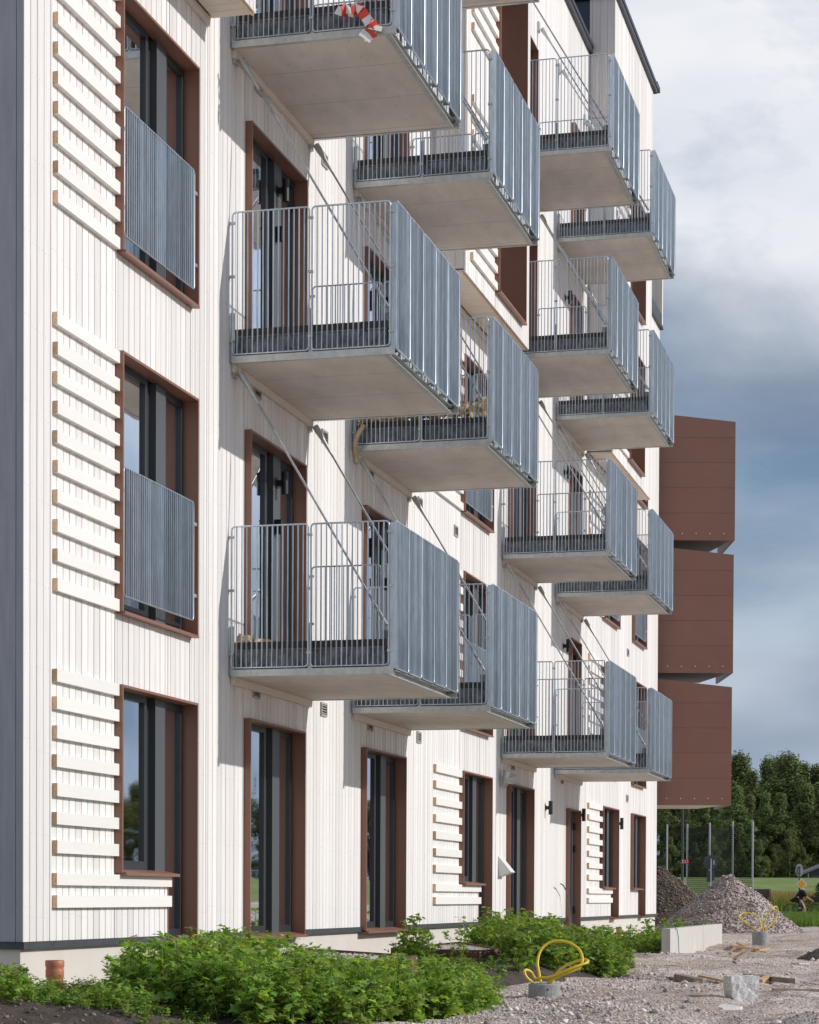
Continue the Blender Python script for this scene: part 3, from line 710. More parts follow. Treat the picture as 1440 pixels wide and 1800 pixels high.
# ------------------------------------------------------------------ fixtures on the facade
def wall_lamp(x, z, y, lab, h=0.23):
    t = thing('wall_lamp', lab, 'lamp', (x, y, z - h / 2), 'black tube lamps on the facade')
    m = MB(); m.tube([(0, 0.09, 0), (0, 0.09, h)], 0.035, 14); obj('lamp_tube', m, 'black', t, local=True)
    m = MB(); m.box(-0.02, 0.02, 0.004, 0.06, h / 2 - 0.03, h / 2 + 0.03); m.box(-0.035, 0.035, 0.002, 0.008, h / 2 - 0.05, h / 2 + 0.05); obj('arm', m, 'black', t, local=True)
wall_lamp(36.4, 1.51, 0, 'black tube wall lamp left of the narrow ground-floor door'); wall_lamp(39.62, 1.51, 0, 'black tube wall lamp right of the narrow ground-floor door')
wall_lamp(44.05, 1.50, 0, 'black tube wall lamp between the two farthest ground-floor windows')
for ci, (a, b) in enumerate(DB[:2]):
    for l in (1, 2):
        wall_lamp(a + 1.20, FT[l] - 0.27, YG + 0.03, 'black tube lamp by the glazed door of the %s balcony, %s column' % (['', 'lowest', 'middle'][l], ['nearest', 'second'][ci]))
        hb = thing('lock_box', 'small black box beside the glazed door of the %s balcony, %s column' % (['', 'lowest', 'middle'][l], ['nearest', 'second'][ci]), 'box', (a + 1.16, YG + 0.031, FT[l] - 0.80))
        obj('housing', MB().box(-0.03, 0.03, 0.001, 0.07, 0, 0.13), 'black', hb, local=True); obj('lid', MB().box(-0.034, 0.034, 0.0, 0.074, 0.1305, 0.145), 'black', hb, local=True)
for l in (1, 2, 3):
    nm = ['', 'lowest', 'second lowest', 'second highest'][l]
    wall_lamp(37.95, FT[l] - 0.17, 0, 'black tube lamp beside the narrow door above the %s far balcony' % nm)
# conical lamp and white meter hood between second window and third glazed door
t = thing('cone_lamp', 'grey cone-shaped lamp high beside the second window', 'lamp', (32.75, 0, 1.75))
m = MB(); m.tube([(0, 0.10, 0.06), (0, 0.22, 0.02)], [0.10, 0.05], 16); m.tube([(0, 0.16, 0.15), (0.0, 0.05, -0.10)], [0.115, 0.02], 16); obj('cone', m, 'galv_beam', t, local=True)
obj('arm', MB().box(-0.015, 0.015, 0.002, 0.10, -0.06, 0.10), 'galv_beam', t, local=True)
t = thing('vent_hood', 'white wedge-shaped vent hood low on the wall beside second window', 'hood', (32.82, 0, 0.32))
obj('hood', MB().add([(-0.15, 0.003, 0), (0.15, 0.003, 0), (0.15, 0.003, 0.31), (-0.15, 0.003, 0.31), (-0.15, 0.20, 0.07), (0.15, 0.20, 0.07)], [(0, 3, 4), (1, 5, 2), (3, 2, 5, 4), (0, 4, 5, 1), (0, 1, 2, 3)]), 'white_sign', t, local=True)
m = MB(); m.tube([(37.21, 0.12, 0.245), (37.45, 0.12, 0.22), (37.8, 0.12, 0.10), (37.97, 0.13, -0.1), (38.03, 0.14, -0.4), (38.09, 0.16, -0.9)], 0.012, 6)
obj('loose_cable', m, 'zinc_dark', None, label='loose grey cable sticking out by the narrow ground-floor door', category='cable')

# ------------------------------------------------------------------ brown metal balconies round the far corner
ax2 = (AX.x, AX.y); rt2 = (RT.x, RT.y)
O2 = px(1152, 1400, 50.15)      # left end of the lowest front
for k, zb in enumerate((2.125, 5.13, 8.14)):
    names = ['lowest', 'middle', 'topmost']
    t = thing('metal_clad_balcony', '%s of three brown metal-clad balconies at the far corner' % names[k], 'balcony', (O2.x, O2.y, zb), 'brown metal-clad balconies')
    def W(u, v, z): return (O2.x + RT.x * u + AX.x * v, O2.y + RT.y * u + AX.y * v, z)
    u0, u1 = -0.3, 1.73 + 0.02 * k; dep = 2.5
    top = lambda u: zb + 2.86 - 0.105 * (u - 0.1)
    zs = [zb, zb + 0.62, zb + 1.19, zb + 1.76, zb + 2.33]
    for i in range(5):
        m = MB(); a = zs[i] + 0.002; e = 0.005
        if i < 4: tl = tr2 = zs[i + 1] - 0.002
        else: tl, tr2 = top(u0), top(u1)
        m.add([W(u0, 0, a), W(u1, 0, a), W(u1, 0, tr2), W(u0, 0, tl), W(u0, 0.05, a), W(u1, 0.05, a), W(u1, 0.05, tr2), W(u0, 0.05, tl)],
              [(0, 1, 2, 3), (1, 5, 6, 2), (3, 2, 6, 7), (0, 4, 5, 1), (4, 7, 6, 5), (0, 3, 7, 4)])
        obj('front_panel', m, 'brown_panel', t)
        m = MB(); m.add([W(u1 - 0.05, 0.052, a), W(u1, 0.052, a), W(u1, 0.052, tr2), W(u1 - 0.05, 0.052, tr2), W(u1 - 0.05, dep, a), W(u1, dep, a), W(u1, dep, tr2), W(u1 - 0.05, dep, tr2)],
                        [(1, 5, 6, 2), (3, 2, 6, 7), (0, 4, 5, 1), (4, 7, 6, 5), (0, 1, 2, 3), (0, 3, 7, 4)])
        obj('side_panel', m, 'brown_panel', t)
    m = MB(); m.add([W(u0, 0.053, zb + 0.05), W(u1 - 0.053, 0.053, zb + 0.05), W(u1 - 0.053, 0.053, top(u1) - 0.08), W(u0, 0.053, top(u0) - 0.08)], [(0, 1, 2, 3)]); obj('light_stop_sheet', m, 'black', t)  # added black sheet, stops light leaking through the panel joints
    m = MB(); m.add([W(u0, 0.051, zb + 0.02), W(u1 - 0.051, 0.051, zb + 0.02), W(u1 - 0.45, dep, zb + 0.02), W(u0, dep, zb + 0.02), W(u0, 0.051, zb + 0.06), W(u1 - 0.051, 0.051, zb + 0.06), W(u1 - 0.45, dep, zb + 0.06), W(u0, dep, zb + 0.06)],
                    [(3, 2, 1, 0), (4, 5, 6, 7), (0, 1, 5, 4), (1, 2, 6, 5), (2, 3, 7, 6), (3, 0, 4, 7)])
    obj('soffit', m, 'soffit_board' if k == 0 else 'brown_panel', t)
    m = MB(); m.add([W(u0, 0.052, top(u0) - 0.06), W(u1 - 0.052, 0.052, top(u1) - 0.06), W(u1 - 0.052, dep, top(u1) - 0.06), W(u0, dep, top(u0) - 0.06)], [(0, 1, 2, 3)]); obj('roof', m, 'roof_metal', t)
    m = MB()
    for j in range(5):
        u = 0.26 + j * 0.315; p = Vector(W(u, -0.006, zb + 0.155)); m.tube([p, p + AX * 0.010], 0.012, 8)
    obj('drain_hole', m, 'white_sign', t)
# white wall of the far gable return carrying them
m = MB(); m.add([W(-1.2, 2.3, -1), W(0.1, 2.3, -1), W(0.1, 3.2, -1), W(-1.2, 3.2, -1), W(-1.2, 2.3, 11.3), W(0.1, 2.3, 11.3), W(0.1, 3.2, 11.3), W(-1.2, 3.2, 11.3)], [(0, 1, 5, 4), (1, 2, 6, 5), (2, 3, 7, 6), (3, 0, 4, 7), (4, 5, 6, 7)])
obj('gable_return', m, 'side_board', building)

# ------------------------------------------------------------------ soil bed, gravel pads, plants
def inpoly(x, y, P):
    x = np.asarray(x); y = np.asarray(y); r = np.zeros(x.shape, bool); n = len(P); j = n - 1
    for i in range(n):
        xi, yi = P[i]; xj, yj = P[j]
        c = ((yi > y) != (yj > y)) & (x < (xj - xi) * (y - yi) / (yj - yi + 1e-12) + xi); r ^= c; j = i
    return r
BED = [(10.5, -3.2), (10.8, 1.2), (14.6, 3.15), (17.6, 3.25), (19.6, 2.62), (21.6, 2.9), (24.0, 3.25), (27.2, 3.05), (31.0, 2.3), (34.5, 1.2), (34.0, 0.35), (19.5, 0.6), (15.2, 0.75), (14.6, -3.2)]
def bedz(X, Y):
    d = np.full(X.shape, 9.0)
    n = len(BED)
    for i in range(n):
        ax_, ay = BED[i]; bx_, by = BED[(i + 1) % n]
        t = np.clip(((X - ax_) * (bx_ - ax_) + (Y - ay) * (by - ay)) / ((bx_ - ax_) ** 2 + (by - ay) ** 2), 0, 1)
        d = np.minimum(d, np.hypot(X - ax_ - t * (bx_ - ax_), Y - ay - t * (by - ay)))
    ins = inpoly(X, Y, BED); sd = np.where(ins, d, -d)
    return gz(X, Y) - 0.06 + (0.11 + 0.08 * smooth(17.5, 19.5, X)) * smooth(-0.15, 0.65, sd) + 0.07 * smooth(0, .4, sd) * vnoise(X, Y, 0.35, 11) + 0.06 * smooth(0, .4, sd) * vnoise(X, Y, 0.13, 12)
grid('soil_bed', np.arange(10.0, 35.5, 0.07), np.arange(-3.4, 3.7, 0.07), bedz, 'soil', kind='structure')

def stones(name, pts, size, m, parent=None, **tags):
    """scattered broken stones, one mesh: squashed random octahedra"""
    n = len(pts); base = np.array([(1, 0, 0), (-1, 0, 0), (0, 1, 0), (0, -1, 0), (0, 0, 1), (0, 0, -1)], float)
    V = base[None] * (0.6 + 0.7 * rng.random((n, 6, 1))); V = V * (size[:, None, None]) * np.array((1, 1, 0.72))
    a = rng.random(n) * 6.28; ca, sa = np.cos(a), np.sin(a); b = rng.random(n) * 1.2 - 0.6; cb, sb = np.cos(b), np.sin(b)
    x = V[..., 0] * cb[:, None] - V[..., 2] * sb[:, None]; z = V[..., 0] * sb[:, None] + V[..., 2] * cb[:, None]
    X = x * ca[:, None] - V[..., 1] * sa[:, None]; Y = x * sa[:, None] + V[..., 1] * ca[:, None]
    V = np.stack([X, Y, z], -1) + pts[:, None]
    f = np.array([(0, 2, 4), (2, 1, 4), (1, 3, 4), (3, 0, 4), (2, 0, 5), (1, 2, 5), (3, 1, 5), (0, 3, 5)])
    Fa = (f[None] + 6 * np.arange(n)[:, None, None]).reshape(-1, 3)
    return npobj(name, V.reshape(-1, 3), Fa, m, parent, **tags)
n = 5000; X = 12 + 8 * rng.random(n); Y = -0.5 + 4.2 * rng.random(n); ok = inpoly(X, Y, BED); X, Y = X[ok], Y[ok]; sz = 0.006 + 0.018 * rng.random(len(X)) ** 3
stones('soil_clods', np.stack([X, Y, bedz(X, Y) + 0.002], -1), sz, 'soil_clod', kind='stuff', label='crumbs and clods of dark soil among the weeds', category='soil')
# loose gravel over the yard: dense near the viewer, thinner far
n = 60000
dd = 13.2 + (46 - 13.2) * rng.random(n) ** 1.5; lat = (-0.02 + 0.21 * rng.random(n)) * dd
X = dd * c_ + lat * s_; Y = CY - dd * s_ + lat * c_
ok = (Y > 0.12) & ~inpoly(X, Y, BED); X, Y, dd = X[ok], Y[ok], dd[ok]
cl = vnoise(X, Y, 1.1, 21) + 0.5; keep = rng.random(len(X)) < 0.12 + 1.6 * cl ** 3; X, Y = X[keep], Y[keep]; cl = cl[keep]
sz = 0.004 + 0.011 * rng.random(len(X)) ** 2.2 + 0.030 * (rng.random(len(X)) > 0.985 - 0.03 * (cl > 0.62)) * rng.random(len(X))
stones('loose_gravel', np.stack([X, Y, gz(X, Y) + sz * 0.3], -1), sz, 'stone', kind='stuff', label='loose grey and pinkish crushed stone scattered over the yard', category='gravel')
n = 9000; X = 15.3 + 34.2 * rng.random(n); Y = 0.0 + 0.75 * rng.random(n); sz = 0.010 + 0.014 * rng.random(n)
stones('wall_gravel', np.stack([X, Y, np.maximum(gz(X, Y), bedz(X, Y)) + 0.01], -1), sz, 'stone', kind='stuff', label='strip of crushed stone along the pale plinth', category='gravel')

def pad(poly, ztop, lab):
    t = thing('gravel_pad', lab, 'planter', (sum(p[0] for p in poly) / 4, sum(p[1] for p in poly) / 4, ztop - 0.25), 'steel-edged gravel pads')
    m = MB(); m.prism([(p[0], p[1]) for p in poly], ztop - 0.3, ztop - 0.03); obj('fill', m, 'gravel', t)
    n = len(poly)
    for i in range(n):
        a = Vector((*poly[i], 0)); b = Vector((*poly[(i + 1) % n], 0)); u = (b - a).normalized(); nr = Vector((u.y, -u.x, 0)) * 0.005
        a2 = a + u * 0.006; b2 = b - u * 0.006
        m = MB(); m.prism([(a2 + nr)[:2], (b2 + nr)[:2], (b2 - nr)[:2], (a2 - nr)[:2]][::1], ztop - 0.33, ztop); obj('edging', m, 'corten', t)
    k = 2600; P = np.array(poly); uv = rng.random((k, 2)); q = (P[0] * (1 - uv[:, :1]) + P[1] * uv[:, :1]) * (1 - uv[:, 1:]) + (P[3] * (1 - uv[:, :1]) + P[2] * uv[:, :1]) * uv[:, 1:]
    stones('gravel_layer', np.column_stack([q, np.full(k, ztop - 0.028)]), 0.008 + 0.012 * rng.random(k), 'stone', t, kind='stuff')
pad([(22.6, 0.2), (20.4, 1.85), (19.0, 1.95), (18.2, 0.7)], -0.545, 'steel-edged gravel pad among weeds below the first glazed door')
pad([(26.9, 0.75), (23.5, 2.0), (22.7, 1.95), (23.2, 0.85)], -0.545, 'steel-edged gravel pad farther along the weeds, before the second glazed door')

# weeds: leafy stems built in numpy
LOBE = np.array([(0, 0), (0.30, 0.30), (0.16, 0.46), (0.40, 0.68), (0.14, 0.76), (0, 1.05), (-0.14, 0.76), (-0.40, 0.68), (-0.16, 0.46), (-0.30, 0.30)])
def make_plant(h, nl, seed, leaf=0.075):
    r = np.random.default_rng(seed); V = []; T = []
    nb = r.integers(3, 6)
    for bch in range(nb):
        az = r.random() * 6.28; lean = 0.12 + 0.42 * r.random() if bch else 0.05; bh = h * (0.6 + 0.4 * r.random()) if bch else h
        for i in range(nl // nb):
            s = (0.12 + 0.88 * r.random() ** 0.75) if i > 3 else 1.0
            p = np.array((math.cos(az) * lean * bh * s, math.sin(az) * lean * bh * s, bh * s * (1 - 0.3 * lean)))
            la = r.random() * 6.28; el = -0.35 + 1.15 * r.random(); L_ = leaf * (0.55 + 0.8 * r.random()) * (1.15 - 0.45 * s)
            fw = np.array((math.cos(la) * math.cos(el), math.sin(la) * math.cos(el), math.sin(el))); sd = np.array((-math.sin(la), math.cos(la), 0.0))
            roll = r.normal() * 0.5; up = np.cross(fw, sd); sd2 = sd * math.cos(roll) + up * math.sin(roll); up2 = np.cross(fw, sd2)
            o = p + fw * 0.02; k = len(V)
            for (lx, ly) in LOBE:
                V.append(o + sd2 * lx * L_ * 1.05 + fw * ly * L_ + up2 * (abs(lx) * 0.30 - 0.22 * ly * ly) * L_)
            T += [(k, k + 1, k + 9), (k + 1, k + 2, k + 8), (k + 1, k + 8, k + 9), (k + 2, k + 3, k + 4), (k + 2, k + 4, k + 6), (k + 2, k + 6, k + 8), (k + 4, k + 5, k + 6), (k + 6, k + 7, k + 8)]
        # stem
        k = len(V); b0 = np.array((0, 0, 0.0)); b1 = np.array((math.cos(az) * lean * bh, math.sin(az) * lean * bh, bh * (1 - 0.3 * lean)))
        for dx, dy in ((0.004, 0), (-0.002, 0.0035), (-0.002, -0.0035)): V += [b0 + (dx, dy, 0), b1 + (dx * .5, dy * .5, 0)]
        T += [(k, k + 2, k + 3), (k, k + 3, k + 1), (k + 2, k + 4, k + 5), (k + 2, k + 5, k + 3), (k + 4, k, k + 1), (k + 4, k + 1, k + 5)]
    return np.array(V), np.array(T)
PL = [make_plant(0.36, 90, 1, 0.085), make_plant(0.46, 105, 2, 0.095), make_plant(0.30, 85, 3, 0.072), make_plant(0.56, 120, 4, 0.066), make_plant(0.22, 50, 5, 0.06)]
PH = [0.33, 0.42, 0.27, 0.50, 0.20]
def weeds(name, spots, lab, lim=None):
    VV = []; TT = []; o = 0
    for x, y, z, s, kind, a in spots:
        if lim is not None:
            bx_, by_ = topx((x, y, z)); d = (Vector((x, y, z)) - CPOS).dot(cax)
            if bx_ < -40: continue
            yt = float(np.interp(bx_, lim[0], lim[1])) + random.choice((-8, 0, 6, 14, 26, 40, 52))
            if len(lim) > 2 and lim[2](bx_, by_): yt = max(yt, lim[2](bx_, by_))
            hmax = max(0.0, (by_ - yt) * d / F)
            if hmax < 0.05: continue
            s = min(s * 1.1, max(hmax / PH[kind], 0.3))
        V, T = PL[kind]; c, s2 = math.cos(a), math.sin(a)
        W_ = np.stack([(V[:, 0] * c - V[:, 1] * s2) * s + x, (V[:, 0] * s2 + V[:, 1] * c) * s + y, V[:, 2] * s + z], -1)
        VV.append(W_); TT.append(T + o); o += len(V)
    return npobj(name, np.concatenate(VV), np.concatenate(TT), 'weed_leaf', kind='stuff', label=lab, category='weeds')
BARE = [(16.4, 0.2, 0.5), ]
def scatter(n, poly, fn, seed):
    r = np.random.default_rng(seed); P = np.array(poly); lo, hi = P.min(0), P.max(0); res = []
    while len(res) < n:
        q = lo + (hi - lo) * r.random(2)
        if not inpoly(q[0], q[1], poly): continue
        if r.random() > fn(q[0], q[1]): continue
        k = int(r.choice(5, p=(0.3, 0.26, 0.2, 0.14, 0.10)))
        res.append((q[0], q[1], float(bedz(np.array([q[0]]), np.array([q[1]]))[0]) - 0.01, 0.8 + 0.4 * r.random(), k, r.random() * 6.28))
    return res
P1 = [(16.4, 0.72), (15.3, 0.85), (14.5, 1.15), (13.9, 1.9), (13.9, 2.4), (14.6, 3.0), (17.4, 3.3), (19.0, 2.75), (18.7, 1.95), (17.9, 0.75)]
P2 = [(18.9, 2.3), (19.6, 2.2), (21.8, 2.55), (24.0, 3.1), (27.0, 2.95), (31.0, 2.1), (33.0, 1.0), (30, 0.6), (27.3, 0.7), (23.9, 2.1), (22.4, 2.05), (22.9, 0.9), (21.0, 1.7), (20.4, 2.0)]
P3 = [(12.6, 0.9), (13.2, 1.9), (14.2, 1.5), (14.9, 0.95), (15.7, 0.75), (15.2, -0.1), (14.4, -0.6)]
P4 = [(33.6, 1.0), (33.6, 2.2), (40.5, 2.3), (42.0, 1.2), (38.0, 0.6)]
weeds('weed_patch', scatter(520, P1, lambda x, y: 1, 31), 'leafy green weeds in front of the near corner', ([-50, 60, 165, 205, 300, 330, 420, 520, 560, 640, 760, 880, 910], [1715, 1738, 1715, 1668, 1662, 1650, 1648, 1660, 1686, 1694, 1698, 1716, 1748]))
weeds('weed_patch', scatter(520, P2, lambda x, y: 1, 32), 'leafy green weeds running along the facade behind the yellow hose', ([620, 690, 730, 790, 850, 960, 1000, 1060, 1100, 1150, 1200], [1640, 1638, 1610, 1604, 1610, 1616, 1638, 1650, 1666, 1690, 1700], lambda bx, by: (1689 if by > 1697 and bx < 905 else 0)))
weeds('weed_patch', scatter(280, P3, lambda x, y: 0.35 + 0.65 * (vnoise(np.array([x]), np.array([y]), 0.5, 77)[0] > -0.1), 33), 'weeds at the bottom left by the shaded end wall', ([-60, 30, 60, 110, 200, 300], [1700, 1712, 1738, 1744, 1728, 1728]))
weeds('weed_patch', scatter(150, P4, lambda x, y: 1, 34), 'weeds growing behind the low concrete wall', ([1130, 1150, 1170, 1200, 1240, 1280, 1310], [1640, 1624, 1622, 1622, 1617, 1622, 1632]))
low = [(q[0], q[1], q[2], 0.5, 4, q[5]) for q in scatter(120, [(13.0, 0.2), (12.9, 2.2), (14.2, 2.6), (15.0, 0.8)], lambda x, y: 1, 35)]
weeds('weed_seedlings', low, 'small weed seedlings on the bare dark soil bottom left')

# ------------------------------------------------------------------ things standing in the yard
def pipe(name, x, y, z0, z1, r, m, lab, collar=True, cap=None):
    t = thing(name, lab, 'pipe', (x, y, z0))
    b = MB(); b.tube([(0, 0, 0), (0, 0, z1 - z0 - (0.13 if collar else 0))], r, 20, cap=False); obj('pipe_shaft', b, m, t, local=True)
    h = z1 - z0
    b = MB()
    if collar:
        b.tube([(0, 0, h - 0.14), (0, 0, h - 0.125), (0, 0, h - 0.07), (0, 0, h - 0.06), (0, 0, h - 0.045), (0, 0, h - 0.005), (0, 0, h)], [r, r * 1.12, r * 1.12, r * 1.05, r * 1.16, r * 1.16, r * 1.1], 20, cap=False); obj('socket', b, m, t, local=True)
    if cap: b = MB(); b.tube([(0, 0, h - 0.03), (0, 0, h + 0.012)], r * 1.06, 20); obj('cap', b, cap, t, local=True)
p = px(96.5, 1688, 16.75); pipe('drain_pipe', p.x, p.y, -0.9, p.z, 0.063, 'terracotta', 'terracotta drain pipe standing by the near plinth corner')
p = px(1088, 1631, 42.0); pipe('drain_pipe', p.x, p.y, -1.0, p.z, 0.055, 'orange', 'orange pipe with blue cap by the far plinth', False, 'blue_cap')
# concrete rings with yellow hoses
def ring(p, r, h, lab):
    t = thing('concrete_ring', lab, 'ring', (p.x, p.y, p.z))
    b = MB(); n = 28; prof = [(r, 0), (r, h - 0.01), (r - 0.01, h), (r * 0.62, h), (r * 0.60, h - 0.01), (r * 0.60, 0.02)]
    vs = [(q[0] * math.cos(2 * math.pi * k / n), q[0] * math.sin(2 * math.pi * k / n), q[1]) for q in prof for k in range(n)]
    fs = [(i * n + k, i * n + (k + 1) % n, (i + 1) * n + (k + 1) % n, (i + 1) * n + k) for i in range(len(prof) - 1) for k in range(n)]
    b.smooth = False; b.add(vs, fs); obj('ring_body', b, 'concrete_ring', t, local=True)
    b = MB(); b.tube([(0, 0, 0.0), (0, 0, h * 0.7)], r * 0.6, 20); obj('ring_fill', b, 'wet_dark', t, local=True)
    b = MB(); q = -AX * r * 0.999 + RT * 0.02 + UP * h * 0.62; b.tube([q - AX * 0.004, q + AX * 0.01], 0.008, 8); obj('lifting_hole', b, 'black', t, local=True)
def spline(pts, k=6):
    P = [Vector(p) for p in pts]; P = [P[0] * 2 - P[1]] + P + [P[-1] * 2 - P[-2]]; o = []
    for i in range(1, len(P) - 2):
        for j in range(k):
            t = j / k; a, b, c, d = P[i - 1:i + 3]
            o.append(0.5 * ((2 * b) + (c - a) * t + (2 * a - 5 * b + 4 * c - d) * t * t + (3 * b - a - 3 * c + d) * t ** 3))
    o.append(P[-2]); return o
D1 = 19.2; p = px(957, 1754, D1); ring(p, 0.139, 0.125, 'low concrete ring with yellow hose in front of the weeds')
def hose(pts, d, dz, r, lab):
    q = spline([px(x, y, d + k) for (x, y), k in zip(pts, dz)]); b = MB(); b.tube(q, r, 8)
    obj('yellow_hose', b, 'hose', None, label=lab, category='hose', group='yellow hoses in concrete rings')
h1 = [(952, 1735), (948, 1712), (945, 1692), (950, 1672), (962, 1659), (980, 1654), (1000, 1657), (1017, 1668), (1024, 1684), (1021, 1698), (1005, 1707), (985, 1715), (968, 1724), (955, 1737)]
z1_ = [0, 0.05, 0.1, 0.14, 0.16, 0.16, 0.14, 0.1, 0.03, -0.06, -0.1, -0.1, -0.08, -0.03]
hose(h1, D1, z1_, 0.0125, 'yellow hose rising in a big loop from the near ring')
h2 = [(944, 1737), (936, 1727), (926, 1718), (922, 1708), (926, 1705), (934, 1709), (941, 1720), (950, 1719), (965, 1718), (982, 1712), (1000, 1704), (1018, 1697), (1032, 1692), (1033, 1688), (1024, 1687), (1005, 1693), (988, 1702), (975, 1718), (968, 1737)]
hose(h2, D1, [-0.02, -0.06, -0.09, -0.08, -0.03, 0.01, 0.03, -0.05, -0.09, -0.12, -0.13, -0.12, -0.08, 0, 0.05, 0.07, 0.06, 0.03, 0.0], 0.0125, 'yellow hose lying in flat loops over the near ring')
D2 = 41.0; p = px(1336.5, 1663, D2); ring(p, 0.152, 0.27, 'taller concrete ring with yellow hoses before the gravel heap')
hose([(1338, 1642), (1338, 1628), (1334, 1615), (1324, 1607), (1310, 1605), (1302, 1608), (1300, 1613), (1308, 1620), (1318, 1627), (1330, 1637), (1334, 1643)], D2, [0, .05, .08, .1, .1, .06, 0, -.05, -.05, 0, 0], 0.014, 'yellow hose loop leaning left from the far ring')
hose([(1340, 1642), (1343, 1624), (1349, 1608), (1357, 1597), (1364, 1593.5), (1367, 1598), (1366, 1608), (1360, 1620), (1350, 1630), (1343, 1640)], D2, [0, -.05, -.08, -.08, 0, .06, .08, .06, 0, 0], 0.014, 'yellow hose loop leaning right from the far ring')
# low concrete wall elements
t = thing('retaining_wall', 'low pale concrete retaining wall on the gravel', 'wall', (36.6, 2.55, -1.0))
xs_ = [33.1, 37.3, 40.1]
for a, b in zip(xs_[:-1], xs_[1:]):
    m = MB(); m.box(a + 0.006, b - 0.006, 2.42, 2.55, -1.05, -0.452); obj('wall_element', m, 'concrete', t)
obj('joint_rod', MB().tube([(33.4, 2.56, -0.40), (33.75, 2.565, -0.47), (33.9, 2.57, -0.6), (33.75, 2.6, -0.85)], 0.006, 6), 'blue_cap', t)
# granite block
p = px(1303, 1760, 19.4); t = thing('granite_block', 'rough pale granite block standing on the gravel', 'block', (p.x, p.y, p.z - 0.01))
m = MB(); n = 7; vs = {}; hw, hd, hh = 0.118, 0.10, 0.235
def gp(u, v, w_):
    r = random.Random(hash((round(u, 3), round(v, 3), round(w_, 3)))); j = 0.006
    lean = 0.012 * w_ ; cut = 0.035 * max(0, (1 - w_ * 3.2)) * (1 if u < 0 else 0.0)
    return (u * (hw + lean) + r.uniform(-j, j) + cut, v * hd + r.uniform(-j, j), w_ * hh + r.uniform(-j, j) * (0.3 if w_ == 0 else 1))
for ax_i in range(3):
    for side in (-1, 1):
        P = []
        for i in range(n + 1):
            for k in range(n + 1):
                a, b = 2 * i / n - 1, 2 * k / n - 1
                u, v, w_ = ((side, a, (b + 1) / 2) if ax_i == 0 else (a, side, (b + 1) / 2) if ax_i == 1 else (a, b, (side + 1) / 2))
                P.append(gp(u, v, w_))
        fs = [(i * (n + 1) + k, (i + 1) * (n + 1) + k, (i + 1) * (n + 1) + k + 1, i * (n + 1) + k + 1) for i in range(n) for k in range(n)]
        m.add(P, fs)
o = obj('block_body', m, 'granite', t, local=True); o.rotation_euler = (0, 0, -TH - math.pi / 2 - 0.22 + math.pi)
m = MB(); q0 = px(1281, 1771, 18.2); pts = [px(1258, 1770, 18.3), px(1268, 1767.5, 18.6), px(1284, 1769, 18.5), px(1306, 1775, 18.15), px(1296, 1776.5, 18.0), px(1270, 1776, 17.9), px(1258, 1773, 18.1)]
m.prism([(q.x, q.y) for q in pts], q0.z - 0.03, q0.z + 0.012); obj('flat_stone', m, 'granite', None, label='thin pale slab of stone lying before the granite block', category='stone')
# heaps
def heap(name, cx, cy, r, h, m, lab, seed, el=1.0, size=(0.014, 0.05), nst=7500, stone='heap_stone', zb=None):
    t = thing(name, lab, 'heap', (cx, cy, -0.95)); n = 46; zb = gzf(cx, cy) - 0.05 if zb is None else zb
    u = np.linspace(-1.15, 1.15, n); gx, gy = np.meshgrid(u, u, indexing='ij')
    def hz(a, b):
        rr = np.sqrt(a * a + b * b); base = np.where(rr < 0.14, 1 - 0.25 * (rr / 0.14) ** 2 * 0.55, 1 - rr)
        base = np.where(rr < 0.14, 0.86 + 0.10 * (1 - (rr / 0.14) ** 2), np.maximum(1 - rr, -0.2))
        return base
    WX, WY = cx + gx * r * el, cy + gy * r
    Z = zb + h * hz(gx, gy) + 0.05 * h * vnoise(WX, WY, 0.35 * r, seed) + 0.06 * h * vnoise(WX, WY, 0.12 * r, seed + 1)
    V = np.stack([WX, WY, Z], -1).reshape(-1, 3); i = (np.arange(n - 1)[:, None] * n + np.arange(n - 1)[None]).ravel()
    npobj('heap_body', V, np.stack([i, i + n, i + n + 1, i + 1], 1), m, t)
    a = rng.random(nst) * 6.28; q = np.sqrt(rng.random(nst)) * 1.08; A = q * np.cos(a); B = q * np.sin(a)
    WX, WY = cx + A * r * el, cy + B * r; Z = zb + h * hz(A, B) + 0.05 * h * vnoise(WX, WY, 0.35 * r, seed) + 0.06 * h * vnoise(WX, WY, 0.12 * r, seed + 1)
    stones('heap_stones', np.stack([WX, WY, Z + 0.01], -1), size[0] + (size[1] - size[0]) * rng.random(nst) ** 2, stone, t, kind='stuff')
p = px(1281, 1600, 54.0); heap('gravel_heap', p.x, p.y, 1.95, 1.55, 'gravel', 'conical heap of crushed grey and pink stone', 41)
p = px(1158, 1600, 60.0); heap('soil_heap', p.x, p.y, 2.2, 1.75, 'soil', 'brown heap of soil and stones against the building corner', 43, size=(0.015, 0.05), stone='soil_clod')
p = px(1442, 1690, 30.5); heap('asphalt_heap', p.x, p.y, 0.50, 0.26, 'wet_dark', 'small dark grit heap at the right edge', 45, size=(0.004, 0.010), nst=1500, stone='soil_clod')
p = px(1120, 1728, 23.0); heap('grit_heap', p.x, p.y, 0.36, 0.15, 'gravel', 'small grit mound right of the weeds', 47, size=(0.004, 0.012), nst=1500)
p = px(1425, 1800, 15.2); heap('grit_heap', p.x, p.y, 0.55, 0.16, 'gravel', 'grit mound in the bottom right corner', 48, size=(0.004, 0.014), nst=2200)
